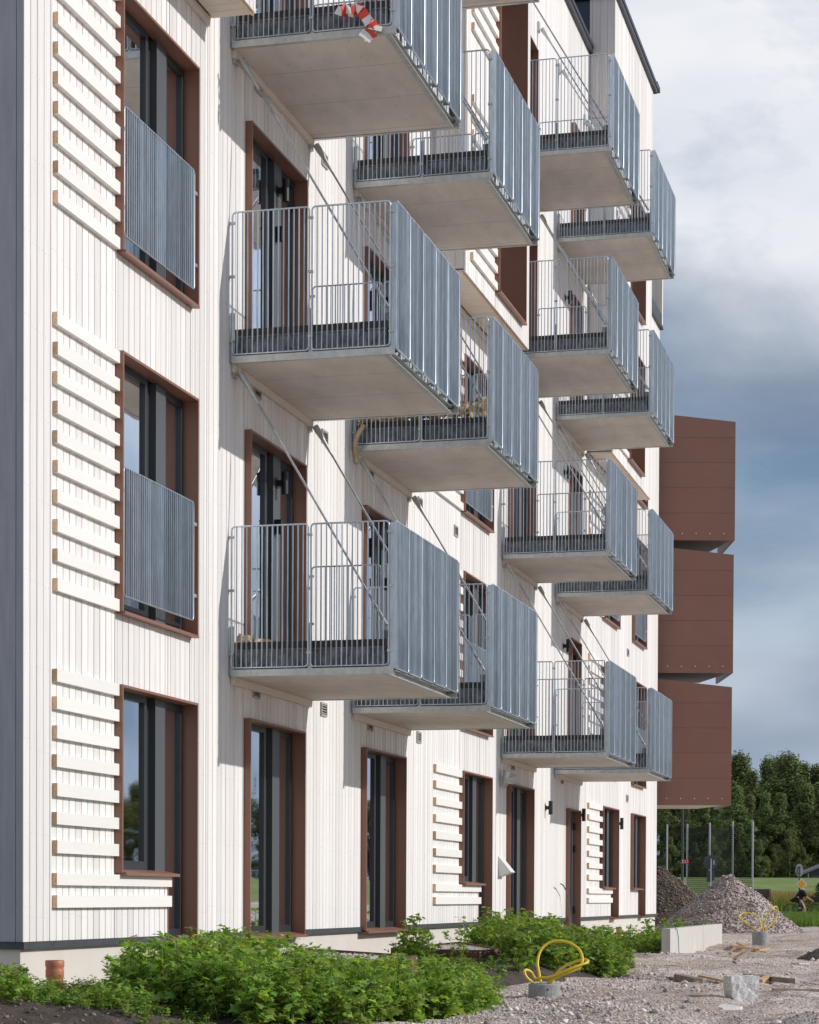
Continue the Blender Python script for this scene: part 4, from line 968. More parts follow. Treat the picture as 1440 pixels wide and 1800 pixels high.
# scrap timber
def plank(a, b, wd, th, m, lab, name='plank', grp=None):
    a, b = Vector(a), Vector(b); u = (b - a).normalized(); s = u.cross(UP).normalized() * wd / 2; v = UP * th
    k = MB(); k.add([a - s, a + s, b + s * 0.93, b - s * 0.9, a - s * 0.97 + v, a + s + v, b + s * 0.95 + v, b - s * 0.92 + v], [(3, 2, 1, 0), (4, 5, 6, 7), (0, 1, 5, 4), (1, 2, 6, 5), (2, 3, 7, 6), (3, 0, 4, 7)])
    obj(name, k, m, None, label=lab, category='plank', **({'group': grp} if grp else {}))
def g2(x, y, dz=0.0):
    d = 0.86 * F / (y - 1579.5); p = px(x, y, d); p.z = gzf(p.x, p.y) + dz; return p
plank(g2(1160, 1716), g2(1188, 1722, 0.02), 0.07, 0.02, 'old_timber', 'reddish weathered board lying at the weeds\' right end')
plank(g2(1192, 1724), g2(1228, 1731), 0.09, 0.07, 'old_timber', 'grey weathered beam half buried in gravel')
plank(g2(1232, 1719, 0.03), g2(1278, 1728, 0.04), 0.06, 0.022, 'timber', 'fresh yellow board left of the granite block')
plank(g2(1312, 1713, 0.02), g2(1391, 1733, 0.01), 0.08, 0.05, 'old_timber', 'long weathered beam right of the granite block')
plank(g2(1333, 1728), g2(1352, 1724), 0.09, 0.06, 'timber', 'short pale timber offcut beside the weathered beam')
plank(g2(1358, 1746, 0.03), px(1470, 1745, 20.2), 0.03, 0.028, 'old_timber', 'thin brown stick reaching in from the right edge')
plank(g2(1285, 1667), g2(1332, 1677, 0.03), 0.06, 0.03, 'timber', 'broken fresh board behind, left end touching the low wall')
plank(g2(1283, 1680), g2(1330, 1679), 0.08, 0.03, 'timber', 'pale split board lying flat near the far ring')
plank(g2(1296, 1664, 0.04), g2(1362, 1684), 0.045, 0.03, 'timber', 'long split lath crossing the broken boards')
plank(g2(1330, 1674, 0.02), g2(1351, 1673, 0.03), 0.09, 0.03, 'timber', 'short broad offcut in the broken boards')
plank(g2(1293, 1693), g2(1329, 1673, 0.10), 0.03, 0.02, 'old_timber', 'thin dark lath leaning over the broken boards')
plank(g2(1398, 1693), g2(1416, 1692), 0.12, 0.02, 'concrete', 'small white flat offcut before the dark grit heap')
plank(g2(1390, 1622), px(1470, 1633, 62), 0.15, 0.06, 'old_timber', 'dark timber edging along the grass verge')

# tape and shavings on balconies
tp = thing('barrier_tape', 'red and white barrier tape tied on the topmost near balcony', 'tape', px(640, 60, 20.6))
def ribbon(pts, w_, m, parent):
    P = [Vector(q) for q in pts]; b = MB(); side = []
    for i, q in enumerate(P):
        t = (P[min(i + 1, len(P) - 1)] - P[max(i - 1, 0)]).normalized(); s = t.cross(AX).normalized(); s = (s + AX * 0.5 * math.sin(i * 1.3)).normalized() * w_ / 2; side.append(s)
    for i in range(len(P) - 1):
        b.mi = (i % 2); b.add([P[i] - side[i], P[i] + side[i], P[i + 1] + side[i + 1], P[i + 1] - side[i + 1]], [(0, 1, 2, 3)])
    return b
DT = 20.66
o = obj('tape_strip', ribbon([px(x, y, DT + 0.015 * (-1) ** k) for k, (x, y) in enumerate([(591, 17), (600, 20), (608, 15), (617, 19), (626, 13), (634, 18), (641, 26), (646, 36), (650, 44), (655, 40), (661, 47), (656, 54), (646, 58), (637, 68)])], 0.085, None, tp), ['tape_white', 'tape_red'], tp)
o = obj('tape_strip', ribbon([px(x, y, DT + 0.03) for x, y in [(598, 24), (612, 21), (622, 24), (632, 22), (636, 12), (628, 10), (618, 12)]], 0.07, None, tp), ['tape_red', 'tape_white'], tp)
tail = [(636, 20), (643, 30), (650, 41), (661, 44), (659, 53), (648, 58), (640, 68)]
tb = MB()
for i, (a, b) in enumerate(zip(tail[:-1], tail[1:])):
    n_ = Vector((b[1] - a[1], a[0] - b[0])).normalized() * (9 if i < 3 else 12); tb.mi = i % 2; k1, k2 = 0.02 * (i % 2), 0.02 * ((i + 1) % 2)
    tb.add([px(a[0] - n_.x, a[1] - n_.y, DT - 0.03 + k1), px(a[0] + n_.x, a[1] + n_.y, DT - 0.03 + k1), px(b[0] + n_.x, b[1] + n_.y, DT - 0.03 + k2), px(b[0] - n_.x, b[1] - n_.y, DT - 0.03 + k2)], [(0, 1, 2, 3)])
obj('tape_end', tb, ['tape_red', 'tape_white'], tp)
def shavings(name, lab, spots, dep):
    V = []; Fq = []; r = random.Random(3)
    for (x, y, n, sx, sy) in spots:
        for k in range(n):
            x_ = x + r.uniform(-sx, sx); c = px(x_, y + r.uniform(-sy, sy), (dep(x_) if callable(dep) else dep) + r.uniform(0.0, 0.16)); a = r.uniform(-1.2, 1.2); L_ = r.uniform(0.08, 0.26); wv = r.uniform(0.015, 0.035)
            u = RT * math.cos(a) + UP * math.sin(a) * 0.6 + AX * r.uniform(-.5, .5); v = (u.cross(AX) + AX * r.uniform(-.6, .6)).normalized(); o = len(V)
            for j in range(4):
                t = j / 3 - 0.5; q = c + u * t * L_ + UP * (0.06 * math.sin(j * 1.1 + a)); V += [tuple(q - v * wv), tuple(q + v * wv)]
            for j in range(3): Fq.append((o + 2 * j, o + 2 * j + 1, o + 2 * j + 3, o + 2 * j + 2))
    return npobj(name, V, Fq, 'shaving', kind='stuff', label=lab, category='shavings')
db = 24.6 * c_ - (0.8 - CY) * s_
shavings('wood_shavings', 'pile of torn wood fibre on the middle balcony, second column', [(645, 735, 50, 18, 10), (690, 731, 90, 40, 9), (760, 727, 80, 40, 9), (815, 724, 60, 34, 9), (845, 716, 22, 9, 9), (634, 757, 12, 5, 12)], lambda x: 25.20 - (x - 690) * 0.0016)
shavings('wood_shavings', 'strip of torn wood fibre at the wall end of the lowest near balcony', [(425, 1131, 30, 17, 3), (455, 1137, 16, 20, 2)], 20.30 * c_ - (0.2 - CY) * s_)
m = MB(); m.tube(spline([px(640, 748, db - .2), px(630, 765, db - .25), px(625, 782, db - .25), px(626, 800, db - .2), px(629, 812, db - .2)]), [0.03] * 25, 4)
obj('hanging_fibre', m, 'shaving', None, label='tan strip of fibre hanging off the middle balcony, second column', category='fibre')

# ------------------------------------------------------------------ background
# trees
def leafcloud(h, rad, seed, nclump, per, leaf, slim=1.0, base=0.12):
    r = np.random.default_rng(seed); V = []; 
    C = []
    while len(C) < nclump:
        t = base + (1 - base) * r.random() ** 0.85; prof = math.sin(min(1, (t - base) / (1 - base) * 1.05 + 0.12) * math.pi) ** 0.7 * slim
        a = r.random() * 6.28; q = math.sqrt(r.random()) if r.random() < 0.35 else 0.75 + 0.3 * r.random()
        C.append((math.cos(a) * q * prof * rad, math.sin(a) * q * prof * rad, t * h))
    C = np.array(C); n = nclump * per
    cc = np.repeat(C, per, 0); cs = np.repeat(0.5 + 0.7 * r.random(nclump), per)
    u = r.normal(size=(n, 3)); u /= np.linalg.norm(u, axis=1, keepdims=True); q = r.random(n) ** 0.45
    P = cc + u * (q * cs)[:, None] * np.array((1.0, 1.0, 1.25)) * rad * 0.27
    P[:, 2] = np.maximum(P[:, 2], h * base * 0.7)
    nd = u + r.normal(size=(n, 3)) * 0.5 + np.array((0, 0, 0.4)); nd /= np.linalg.norm(nd, axis=1, keepdims=True)
    s = np.cross(nd, r.normal(size=(n, 3))); s /= np.linalg.norm(s, axis=1, keepdims=True); t = np.cross(nd, s)
    L_ = leaf * (0.6 + 0.8 * r.random(n))[:, None]
    V = np.stack([P - s * L_ * .6, P + t * L_, P + s * L_ * .6, P - t * L_], 1).reshape(-1, 3); Fq = np.arange(4 * n).reshape(-1, 4)
    return V, Fq
def tree_proto(h, rad, seed, nclump, per, leaf, slim, base):
    t = thing('tree', '', 'tree', (0, 0, 0))
    V, Fq = leafcloud(h, rad, seed, nclump, per, leaf, slim, base); npobj('crown', V, Fq, 'tree_leaf', t)
    m = MB(); r = random.Random(seed); m.tube([(0, 0, -0.5), (0.05 * rad, 0, h * 0.3), (0, 0.05 * rad, h * 0.6), (0, 0, h * 0.92)], [0.028 * h, 0.02 * h, 0.012 * h, 0.003 * h], 8)
    for k in range(9):
        z = h * (0.2 + 0.07 * k); a = r.uniform(0, 6.28); L_ = rad * 0.7 * (1 - 0.06 * k); m.tube([(0, 0, z), (math.cos(a) * L_ * .5, math.sin(a) * L_ * .5, z + 0.06 * h), (math.cos(a) * L_, math.sin(a) * L_, z + 0.10 * h)], [0.008 * h, 0.005 * h, 0.002 * h], 5)
    obj('trunk', m, 'bark', t, local=True); return t
protos = [tree_proto(16, 4.6, 51, 120, 210, 0.155, 1.0, 0.04), tree_proto(16, 3.6, 52, 110, 200, 0.145, 1.0, 0.02), tree_proto(13, 3.2, 53, 95, 190, 0.135, 0.95, 0.0), tree_proto(8, 2.0, 54, 60, 180, 0.10, 0.9, 0.0)]
ptop = [16, 16, 13, 8]; used = [False] * 4
TREES = [ # x pixel, top y pixel, depth, proto, width factor, label
 (1183, 1330, 236, 0, 1.0, 'tall dark tree partly behind the brown balconies, left side'), (1240, 1322, 240, 1, 1.25, 'tall tree rising behind the lowest brown balcony'),
 (1300, 1326, 232, 0, 1.0, 'tall round-topped tree just right of the brown balconies'), (1322, 1352, 226, 1, 1.0, 'tree filling the dip right of the round-topped tree'),
 (1354, 1334, 234, 0, 0.95, 'tall tree left of the widest crown'), (1384, 1327, 228, 0, 1.15, 'tallest, widest tree crown near the right edge'), (1412, 1340, 234, 1, 1.1, 'tree between the widest crown and the right edge'), (1440, 1346, 230, 0, 1.05, 'tall tree cut by the right edge of the view'),
 (1165, 1400, 214, 2, 1.1, 'mid-height tree under the lowest brown balcony'), (1205, 1420, 212, 2, 1.0, 'mid-height tree behind the lamp post'), (1238, 1408, 210, 2, 1.1, 'mid-height tree behind the second net pole'), (1262, 1415, 214, 1, 0.9, 'narrow tree behind the gravel heap'),
 (1295, 1388, 206, 2, 1.15, 'pale leafy tree at the rightmost net poles'), (1318, 1402, 208, 2, 1.0, 'mid-height tree right of the net'), (1345, 1395, 210, 1, 0.95, 'slender dark tree beyond the grass bank'), (1372, 1400, 206, 2, 1.1, 'mid-height tree left of the small pointed one'), (1418, 1385, 208, 2, 1.2, 'mid-height tree above the blue house'), (1447, 1395, 206, 2, 1.1, 'mid-height tree behind the blue house at the right edge'),
 (1386, 1458, 198, 3, 1.0, 'small pointed light green tree on the grass bank'), (1335, 1475, 196, 3, 1.1, 'small bushy tree right of the last net pole'), (1178, 1470, 200, 3, 1.1, 'small bushy tree beside the first net pole'), (1252, 1470, 198, 3, 1.1, 'small pale tree behind the round sign'), (1222, 1480, 199, 3, 1.0, 'small bushy tree between lamp post and round sign'), (1300, 1478, 197, 3, 1.0, 'small tree between the two rightmost net poles'), (1360, 1490, 197, 3, 0.9, 'low bushy tree left of the pointed one'), (1412, 1488, 197, 3, 1.1, 'low bushy tree left of the blue house'),
]
for k in range(24): TREES.append((1500 + k * 125, 1325 + 12 * (k % 3), 225 + 8 * (k % 2), k % 2, 1.7, 'tall tree of the wood continuing right of the view'))
for x, yt, d, k, wf, lab in TREES:
    o = protos[k] if not used[k] else copy_tree(protos[k]); used[k] = True
    p = px(x, yt + (10 if d > 220 else 4), d); zb = gzf(p.x, p.y); s = (p.z - zb) / ptop[k]; wf = wf * 1.18
    o.location = (p.x, p.y, zb); o.scale = (s * wf, s * wf, s); o.rotation_euler = (0, 0, random.uniform(0, 6.28)); o['label'] = lab; o['category'] = 'tree'; o['group'] = 'trees of the wood beyond the field'
# net fence
nf = thing('net_fence', 'tall black ball-stop net strung between slim galvanised poles', 'fence', px(1250, 1565, 124))
poles = [(1173, 1449, 132), (1208.5, 1448, 126), (1248, 1446, 124), (1288.5, 1443.5, 126), (1323.5, 1442, 123)]
PT = []
for x, yt, d in poles:
    p = px(x, yt, d); PT.append(p); zb = gzf(p.x, p.y) - 0.2; m = MB(); m.tube([(p.x, p.y, zb), (p.x, p.y, p.z)], 0.055, 8); obj('net_pole', m, 'galv_pole', nf)
m = MB()
for a, b in zip(PT[1:-1], PT[2:]):
    zt_ = a.z - 0.25; zb = gzf(a.x, a.y); n = 46
    for k in range(n + 1):
        q = a.lerp(b, k / n); e = (b - a).normalized() * 0.009; m.quad((q.x - e.x, q.y - e.y, zb), (q.x + e.x, q.y + e.y, zb), (q.x + e.x, q.y + e.y, zt_), (q.x - e.x, q.y - e.y, zt_))
    z = zb
    while z < zt_: m.quad((a.x, a.y, z - .009), (b.x, b.y, z - .009), (b.x, b.y, z + .009), (a.x, a.y, z + .009)); z += 0.11
obj('net', m, 'net', nf)
# lamp post with number plate
p = px(1199.5, 1556, 112); t = thing('lamp_post', 'dark street lamp post behind the heaps', 'lamp post', (p.x, p.y, gzf(p.x, p.y)))
m = MB(); m.tube([(0, 0, -0.3), (0, 0, 3.0), (0, 0, 6.8)], [0.075, 0.065, 0.05], 10); obj('post', m, 'dark_pole', t, local=True)
m = MB(); m.tube([(0, 0, 6.8), (0.0, 0.25, 7.0), (0.1, 0.9, 7.05)], [0.05, 0.04, 0.035], 8); m.box(-0.05, 0.2, 0.8, 1.4, 7.0, 7.1); obj('lamp_arm', m, 'dark_pole', t, local=True)
def textmesh(s, size, origin, ux, uz, m, parent, name='lettering'):
    cu = bpy.data.curves.new(name, 'FONT'); cu.body = s; cu.size = size; cu.align_x = 'CENTER'; cu.align_y = 'CENTER'
    tmp = bpy.data.objects.new('tmp', cu); COL.objects.link(tmp); dg = bpy.context.evaluated_depsgraph_get(); me = bpy.data.meshes.new_from_object(tmp.evaluated_get(dg)); bpy.data.objects.remove(tmp)
    ux, uz = Vector(ux), Vector(uz); o_ = Vector(origin)
    for v in me.vertices: q = o_ + ux * v.co.x + uz * v.co.y; v.co = q
    me.materials.clear(); me.materials.append(MAT[m]); o = link(name, me, parent); return o
q = px(1206.3, 1514.5, 111.8); t2 = thing('number_plate', 'small red plate with white numerals on the lamp post', 'sign', (q.x, q.y, q.z - 0.1))
hw_, hh_ = 0.15, 0.10
def plate(u0, u1, z0, z1, th, off=0.0):
    b = MB(); c8 = []
    for dpt in (off, off + th):
        for u, z in ((u0, z0), (u1, z0), (u1, z1), (u0, z1)): c8.append(RT * u + AX * dpt + UP * z)
    b.add(c8, [(0, 1, 2, 3), (7, 6, 5, 4), (0, 4, 5, 1), (1, 5, 6, 2), (2, 6, 7, 3), (3, 7, 4, 0)]); return b
obj('plate', plate(-hw_, hw_, 0, 0.2, 0.01), 'red_sign', t2, local=True); obj('white_edge', plate(-hw_ - 0.035, -hw_ - 0.003, 0.01, 0.21, 0.012), 'white_sign', t2, local=True)
obj('clamp', plate(-hw_ - 0.12, -hw_ - 0.036, 0.03, 0.045, 0.02), 'galv_pole', t2, local=True); obj('clamp', plate(-hw_ - 0.12, -hw_ - 0.036, 0.155, 0.17, 0.02), 'galv_pole', t2, local=True)
textmesh('2,7', 0.16, -AX * 0.003 + UP * 0.1, RT, UP, 'white_sign', t2)
# round sign seen from behind
def disc(r, th, c, m, n=28, rx_=1.0):
    b = MB(); f = [Vector(c) + RT * r * rx_ * math.cos(2 * math.pi * k / n) + UP * r * math.sin(2 * math.pi * k / n) for k in range(n)]; g_ = [q + AX * th for q in f]
    b.add(f + g_, [tuple(range(n)), tuple(reversed(range(n, 2 * n)))] + [(k, k + n, (k + 1) % n + n, (k + 1) % n) for k in range(n)]); return b
p = px(1249.5, 1560, 96); t = thing('round_sign', 'round traffic sign seen from behind on a slim pole before the net', 'sign', (p.x, p.y, gzf(p.x, p.y)))
hz_ = px(1248, 1516, 96).z - gzf(p.x, p.y)
m = MB(); m.tube([(0, 0, -0.2), (0, 0, hz_ + 0.16)], 0.028, 8); obj('pole', m, 'galv_pole', t, local=True)
obj('disc', disc(0.315, 0.012, AX * 0.03 + UP * hz_, None), 'sign_back', t, local=True); obj('lower_plate', plate(-0.17, 0.17, hz_ - 0.85, hz_ - 0.36, 0.01, 0.03), 'sign_back', t, local=True)
obj('sticker', plate(0.10, 0.17, hz_ - 0.10, hz_ + 0.09, 0.003, 0.025), 'grey_sign', t, local=True); obj('sticker', plate(0.08, 0.15, hz_ - 0.84, hz_ - 0.80, 0.003, 0.026), 'grey_sign', t, local=True)
# round sign and yellow diamond on the right
p = px(1405, 1600, 104); zb = gzf(p.x, p.y); t = thing('traffic_sign', 'grey back of an oval sign above a yellow diamond', 'sign', (p.x, p.y, zb))
h2_ = px(1405, 1530, 104).z - zb; h3_ = px(1408, 1554, 104).z - zb
m = MB(); m.tube([(0, 0, -0.2), (0, 0, h2_ + 0.2)], 0.03, 8); m.box(-0.05, -0.03, -0.1, -0.08, h2_ - 0.2, h2_ + 0.15); obj('pole', m, 'dark_pole', t, local=True)
obj('disc', disc(0.31, 0.012, AX * 0.034 + UP * h2_, None, rx_=0.6), 'grey_sign', t, local=True)
obj('clamp', plate(-0.13, 0.07, h2_ + 0.13, h2_ + 0.15, 0.02), 'dark_pole', t, local=True); obj('clamp', plate(-0.13, 0.07, h2_ - 0.16, h2_ - 0.14, 0.02), 'dark_pole', t, local=True)
def diamond(r, th, off, m): return disc(r, th, RT * 0.09 - AX * off + UP * h3_, m, n=4)
obj('diamond_border', diamond(0.265, 0.012, 0.06, None), 'white_sign', t, local=True); obj('diamond_face', diamond(0.205, 0.004, 0.066, None), 'yellow_sign', t, local=True)
# loader bucket behind the gravel heap
p = px(1338, 1590, 60); t = thing('loader_bucket', 'dark rusty loader bucket behind the gravel heap', 'bucket', (p.x, p.y, -0.85))
u = lambda a, b, z: tuple(RT * a + AX * b + UP * (z + 0.0))
z1b = px(1338, 1563, 60).z + 0.85
m = MB()
prof = [(0.0, z1b), (0.0, z1b - 0.18), (0.5, z1b - 0.55), (0.62, z1b - 0.9), (0.2, z1b - 1.15), (-0.35, z1b - 1.15)]
for (b0, za), (b1, zb_) in zip(prof[:-1], prof[1:]): m.quad(u(-0.75, b0, za), u(0.22, b0, za), u(0.22, b1, zb_), u(-0.75, b1, zb_))
obj('shell', m, 'corten', t, local=True)
m = MB(); m.add([u(-0.75, -0.02, z1b - 0.15), u(0.22, -0.02, z1b - 0.12), u(0.22, -0.02, z1b + 0.01), u(-0.75, -0.02, z1b - 0.03), u(-0.75, 0.08, z1b - 0.15), u(0.22, 0.08, z1b - 0.12), u(0.22, 0.08, z1b + 0.01), u(-0.75, 0.08, z1b - 0.03)], [(0, 1, 2, 3), (7, 6, 5, 4), (3, 2, 6, 7), (0, 4, 5, 1), (1, 5, 6, 2)]); obj('lip', m, 'dark_pole', t, local=True)
m = MB(); side = [(-0.05, z1b + 0.01), (0.0, z1b - 0.3), (0.62, z1b - 0.9), (0.2, z1b - 1.15), (-0.45, z1b - 1.15)]
m.add([u(0.225, a, z) for a, z in side] + [u(0.25, a, z) for a, z in side], [(0, 1, 2, 3, 4), (9, 8, 7, 6, 5)] + [(i, i + 5, (i + 1) % 5 + 5, (i + 1) % 5) for i in range(5)]); obj('side_plate', m, 'corten', t, local=True)
# blue house at the right edge
p = px(1440, 1544, 186); zb = gzf(p.x, p.y) - 0.3; t = thing('house', 'dark blue house with grey roof at the right edge', 'house', (p.x, p.y, zb))
u = lambda a, b, z: tuple(RT * a + AX * b + UP * z)
z_e = px(1411, 1535.5, 186).z - zb; z_r = px(1440, 1525, 186).z - zb
m = MB(); x0_, x1_, xm = -1.15, 3.6, 1.25; zrr = z_e + (z_r - z_e) * (xm + 1.35) / 1.35
m.add([u(x0_, 0, 0), u(x1_, 0, 0), u(x1_, 0, z_e), u(xm, 0, zrr - .15), u(x0_, 0, z_e), u(x0_, 3, 0), u(x1_, 3, 0), u(x1_, 3, z_e), u(xm, 3, zrr - .15), u(x0_, 3, z_e)], [(0, 1, 2, 3, 4), (9, 8, 7, 6, 5), (0, 4, 9, 5), (1, 6, 7, 2)]); obj('wall', m, 'house_blue', t, local=True)
m = MB()
for s1, s2 in (((x0_ - 0.25, z_e - 0.1), (xm, zrr)), ((xm, zrr), (x1_ + 0.25, z_e - 0.1))):
    m.add([u(s1[0], -0.06, s1[1]), u(s2[0], -0.06, s2[1]), u(s2[0], 3.2, s2[1]), u(s1[0], 3.2, s1[1]), u(s1[0], -0.06, s1[1] + 0.16), u(s2[0], -0.06, s2[1] + 0.16), u(s2[0], 3.2, s2[1] + 0.16), u(s1[0], 3.2, s1[1] + 0.16)], [(3, 2, 1, 0), (4, 5, 6, 7), (0, 1, 5, 4), (2, 3, 7, 6), (0, 4, 7, 3), (1, 2, 6, 5)])
obj('roof', m, 'house_roof', t, local=True)
obj('garage_door', MB().add([u(-0.6, -0.02, 0.0), u(0.9, -0.02, 0.0), u(0.9, -0.02, 0.62), u(-0.6, -0.02, 0.62)], [(0, 1, 2, 3)]), 'sign_back', t, local=True)
m = MB(); m.add([u(-0.95, -0.03, 0), u(-0.88, -0.03, 0), u(-0.88, -0.03, z_e), u(-0.95, -0.03, z_e)], [(0, 1, 2, 3)]); obj('corner_post', m, 'grey_sign', t, local=True)
# grass: dry strip behind the cyclist, green verge, leafy bush
def blades(name, n, xr, dr_, h, m, lab, seed, wid=0.02, hk=None):
    r = np.random.default_rng(seed); x = xr[0] + (xr[1] - xr[0]) * r.random(n); d = dr_[0] + (dr_[1] - dr_[0]) * r.random(n)
    lat = (x - 720) / F * d; X = d * c_ + lat * s_; Y = CY - d * s_ + lat * c_; Z = gz(X, Y); H = h * (0.5 + 0.7 * r.random(n))
    a = r.random(n) * 6.28; w2 = wid * (0.6 + 0.8 * r.random(n)); lx = r.normal(size=n) * 0.22 * H; ly = r.normal(size=n) * 0.22 * H
    V = np.stack([np.stack([X - np.cos(a) * w2, Y - np.sin(a) * w2, Z], -1), np.stack([X + np.cos(a) * w2, Y + np.sin(a) * w2, Z], -1), np.stack([X + lx, Y + ly, Z + H], -1)], 1).reshape(-1, 3)
    npobj(name, V, np.arange(3 * n).reshape(-1, 3), m, kind='stuff', label=lab, category='grass')
blades('dry_grass', 9000, (1330, 1470), (113, 134), 1.15, 'dry_grass', 'tall dry yellow grass behind the cyclist', 61, 0.03)
blades('dry_grass_tufts', 1500, (1340, 1470), (110, 120), 0.9, 'green_grass', 'green stalks among the dry grass', 62, 0.03)
blades('green_verge', 9000, (1372, 1470), (66, 103), 0.30, 'green_grass', 'green grass verge in front of the cyclist', 63, 0.02)
t = thing('bush', 'light leafy bush beside the cyclist at the right edge', 'bush', px(1440, 1590, 112))
V, Fq = leafcloud(1.5, 0.75, 71, 22, 45, 0.07, 1.0, 0.15); p = px(1440, 1590, 112); V = V + np.array((p.x, p.y, gzf(p.x, p.y))); npobj('foliage', V, Fq, 'green_grass', t)
m = MB(); zb = gzf(p.x, p.y)
for k in range(5): m.tube([(p.x, p.y, zb), (p.x + 0.3 * math.cos(k * 1.3), p.y + 0.3 * math.sin(k * 1.3), zb + 1.1)], 0.012, 5)
obj('stem', m, 'bark', t)

# ------------------------------------------------------------------ cyclist riding to the right
DC = 104.0
def cp(x, y, k=0.0): return px(x, y, DC + k)
bk = thing('bicycle', 'black city bicycle ridden to the right', 'bicycle', (cp(1415, 1612).x, cp(1415, 1612).y, gzf(cp(1415, 1612).x, cp(1415, 1612).y)))
wr = 0.33; s1 = F / DC
gb = 1613.5
def wheel(xp):
    c = cp(xp, gb - wr * s1); m = MB(); P = [c + RT * wr * math.cos(k * math.pi / 14) + UP * wr * math.sin(k * math.pi / 14) for k in range(29)]; m.tube(P, 0.02, 6, cap=False)
    o = obj('wheel', m, 'bike', bk); m = MB()
    for k in range(14): m.tube([c, c + (RT * math.cos(k * math.pi / 7) + UP * math.sin(k * math.pi / 7)) * wr], 0.003, 3, cap=False)
    m.tube([c - AX * 0.05, c + AX * 0.05], 0.025, 8); obj('spokes', m, 'galv_pole', o); return c
cw1 = wheel(1390); cw2 = wheel(1431.5)
bb = cp(1408, gb - 0.29 * s1); st_ = cp(1402, gb - 0.88 * s1); hd_ = cp(1424.5, gb - 0.82 * s1); hb_ = cp(1427, gb - 1.04 * s1)
m = MB()
for a, b in ((cw1, bb), (cw1, st_.lerp(bb, 0.15)), (bb, st_), (bb, hd_.lerp(cw2, 0.12)), (st_.lerp(bb, 0.3), hd_), (hb_, cw2)): m.tube([a, b], 0.017, 6)
obj('frame', m, 'bike', bk)
m = MB(); m.tube([st_ - RT * 0.13, st_ + RT * 0.02, st_ + RT * 0.14], [0.07, 0.06, 0.02], 8); obj('saddle', m, 'black', bk)
m = MB(); m.tube([hb_ - AX * 0.28 - RT * 0.14, hb_ - AX * 0.1, hb_, hb_ + AX * 0.1, hb_ + AX * 0.28 - RT * 0.14], 0.014, 6); obj('handlebar', m, 'bike', bk)
m = MB(); m.tube([bb - AX * 0.12 + UP * -0.12, bb - AX * 0.06, bb + AX * 0.06, bb + AX * 0.12 + UP * 0.12], 0.012, 5); m.tube([bb - AX * 0.02, bb + AX * 0.0], 0.1, 12); obj('cranks', m, 'bike', bk)
bs = MB(); c0 = cp(1435.5, gb - 0.86 * s1)
for q in range(4):
    k = [(-0.16, -0.15), (0.2, -0.15), (0.2, 0.15), (-0.16, 0.15)]; a, b = k[q], k[(q + 1) % 4]
    bs.quad(c0 + RT * a[0] + AX * a[1] - UP * 0.13, c0 + RT * b[0] + AX * b[1] - UP * 0.13, c0 + RT * b[0] * 1.15 + AX * b[1] * 1.15 + UP * 0.14, c0 + RT * a[0] * 1.15 + AX * a[1] * 1.15 + UP * 0.14)
obj('basket', bs, 'bike', bk)
person = thing('person', 'person in a black top and dark patterned skirt riding a bicycle', 'person', (cp(1405, gb).x, cp(1405, gb).y, bk.location.z))
def skinned(name, joints, bones, m, parent, lv=2):
    me = bpy.data.meshes.new(name); names = list(joints); V = [tuple(Vector(joints[n][0]) - wloc(parent)) for n in names]; Ed = [(names.index(a), names.index(b)) for a, b in bones]
    me.from_pydata(V, Ed, []); o = link(name, me, parent); md = o.modifiers.new('skin', 'SKIN'); sv = me.skin_vertices[0].data
    for i, n in enumerate(names): r = joints[n][1]; sv[i].radius = (r, r) if not isinstance(r, tuple) else r; sv[i].use_root = (i == 0)
    md.use_smooth_shade = True; s = o.modifiers.new('sub', 'SUBSURF'); s.levels = lv; s.render_levels = lv; me.materials.append(MAT[m]); return o
hip = cp(1402.5, gb - 1.0 * s1); J = {}
J['hip'] = (hip, 0.15); J['waist'] = (cp(1404.5, 1580), 0.135); J['chest'] = (cp(1409, 1569), 0.16); J['neck'] = (cp(1413, 1561.5), 0.062); J['jaw'] = (cp(1415, 1559), 0.072); J['head'] = (cp(1416, 1555.5), 0.098)
for sgn, n in ((-1, 'n'), (1, 'f')):
    o_ = sgn * 0.17
    J['sh' + n] = (cp(1411, 1566, o_), 0.07); J['el' + n] = (cp(1419, 1577.5, o_ * 1.35), 0.045); J['wr' + n] = (cp(1427, 1582.5, o_ * 1.35), 0.03); J['ha' + n] = (cp(1430.5, 1584.5, o_ * 1.4), 0.034)
    J['th' + n] = (cp(1403, gb - 0.97 * s1, sgn * 0.09), 0.105); 
J['knn'] = (cp(1415, 1597.5, -0.1), 0.066); J['ann'] = (cp(1405.5, 1611, -0.12), 0.036); J['ton'] = (cp(1411, 1613, -0.12), 0.035)
J['knf'] = (cp(1417.5, 1594, 0.1), 0.066); J['anf'] = (cp(1412.5, 1608, 0.12), 0.036); J['tof'] = (cp(1418, 1609.5, 0.12), 0.035)
bones = [('hip', 'waist'), ('waist', 'chest'), ('chest', 'neck'), ('neck', 'jaw'), ('jaw', 'head')] + [b for n in 'nf' for b in (('chest', 'sh' + n), ('sh' + n, 'el' + n), ('el' + n, 'wr' + n), ('wr' + n, 'ha' + n), ('hip', 'th' + n), ('th' + n, 'kn' + n), ('kn' + n, 'an' + n), ('an' + n, 'to' + n))]
skinned('body', J, bones, 'skin', person)
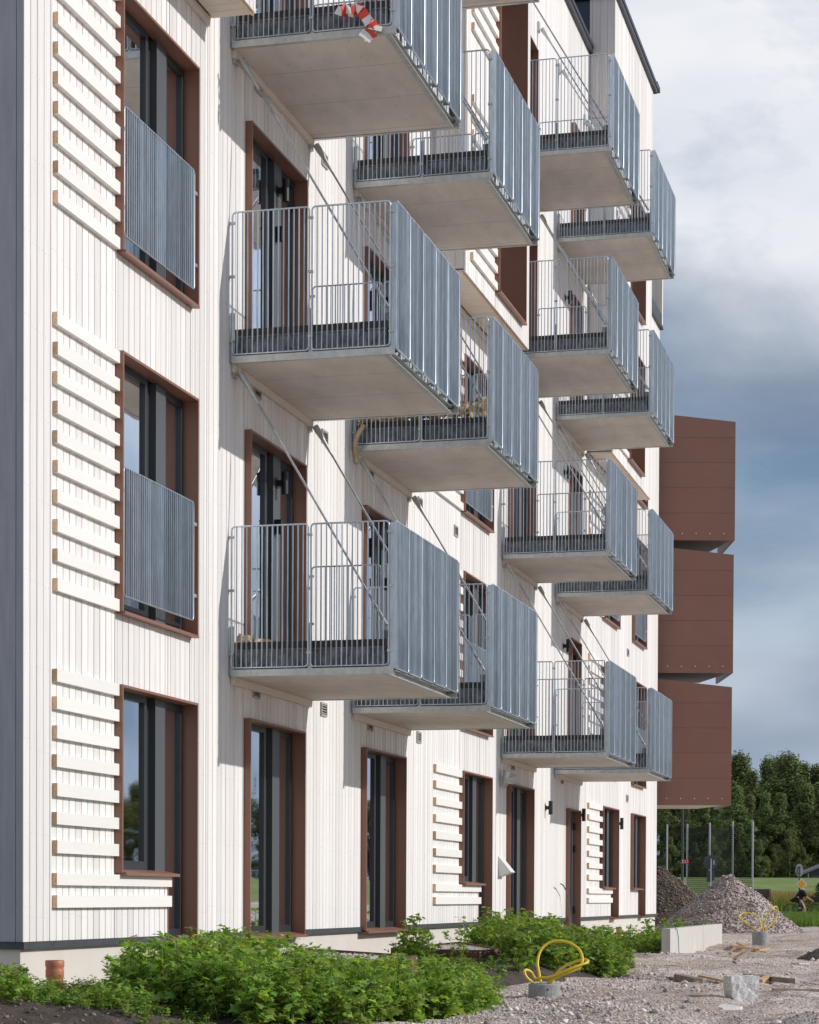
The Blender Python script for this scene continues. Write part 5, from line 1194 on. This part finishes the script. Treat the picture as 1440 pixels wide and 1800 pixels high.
T_ = {'a': (cp(1401.5, 1585.5), 0.20), 'b': (cp(1404.5, 1580), 0.19), 'c': (cp(1409, 1569.5), 0.20), 'd': (cp(1412.5, 1563), 0.10)}
for sgn, n in ((-1, 'n'), (1, 'f')): T_['s' + n] = (cp(1411.5, 1567, sgn * 0.17), 0.105); T_['e' + n] = (cp(1418, 1576.5, sgn * 0.22), 0.085)
T_['t'] = (cp(1393.5, 1583), 0.10); T_['t2'] = (cp(1388.5, 1582.5), 0.035)
skinned('top', T_, [('a', 'b'), ('b', 'c'), ('c', 'd'), ('c', 'sn'), ('c', 'sf'), ('sn', 'en'), ('sf', 'ef'), ('b', 't'), ('t', 't2')], 'cloth_black', person)
K_ = {'a': (cp(1401, 1589), 0.20), 'n': (cp(1407, 1593.5, -0.1), 0.155), 'n2': (cp(1412, 1596.5, -0.1), 0.10), 'f': (cp(1408, 1592, 0.1), 0.15), 'f2': (cp(1413, 1594, 0.1), 0.10)}
skinned('skirt', K_, [('a', 'n'), ('n', 'n2'), ('a', 'f'), ('f', 'f2')], 'cloth_black', person)
H_ = {'a': (cp(1415, 1553.6), 0.105), 'b': (cp(1413.2, 1556.5), 0.075)}
skinned('hair', H_, [('a', 'b')], 'hair', person)
# pale pattern of the skirt
t_ = MAT['cloth_black']; sk = bpy.data.materials.new('skirt_print'); sk.use_nodes = True; MAT['skirt'] = sk; tt = sk.node_tree; bsd = tt.nodes['Principled BSDF']; bsd.inputs['Roughness'].default_value = 0.9
vo = N(tt, 'ShaderNodeTexVoronoi', inp={'Scale': 7.0}); gg = N(tt, 'ShaderNodeNewGeometry'); rr = N(tt, 'ShaderNodeValToRGB'); rr.color_ramp.elements[0].position = 0.30; rr.color_ramp.elements[0].color = (0.42, 0.43, 0.48, 1); rr.color_ramp.elements[1].position = 0.42; rr.color_ramp.elements[1].color = (0.012, 0.013, 0.02, 1)
tt.links.new(gg.outputs['Position'], vo.inputs['Vector']); tt.links.new(vo.outputs['Distance'], rr.inputs[0]); tt.links.new(rr.outputs[0], bsd.inputs['Base Color'])
for o in person.children:
    if o.name.startswith('skirt'): o.data.materials.clear(); o.data.materials.append(sk)
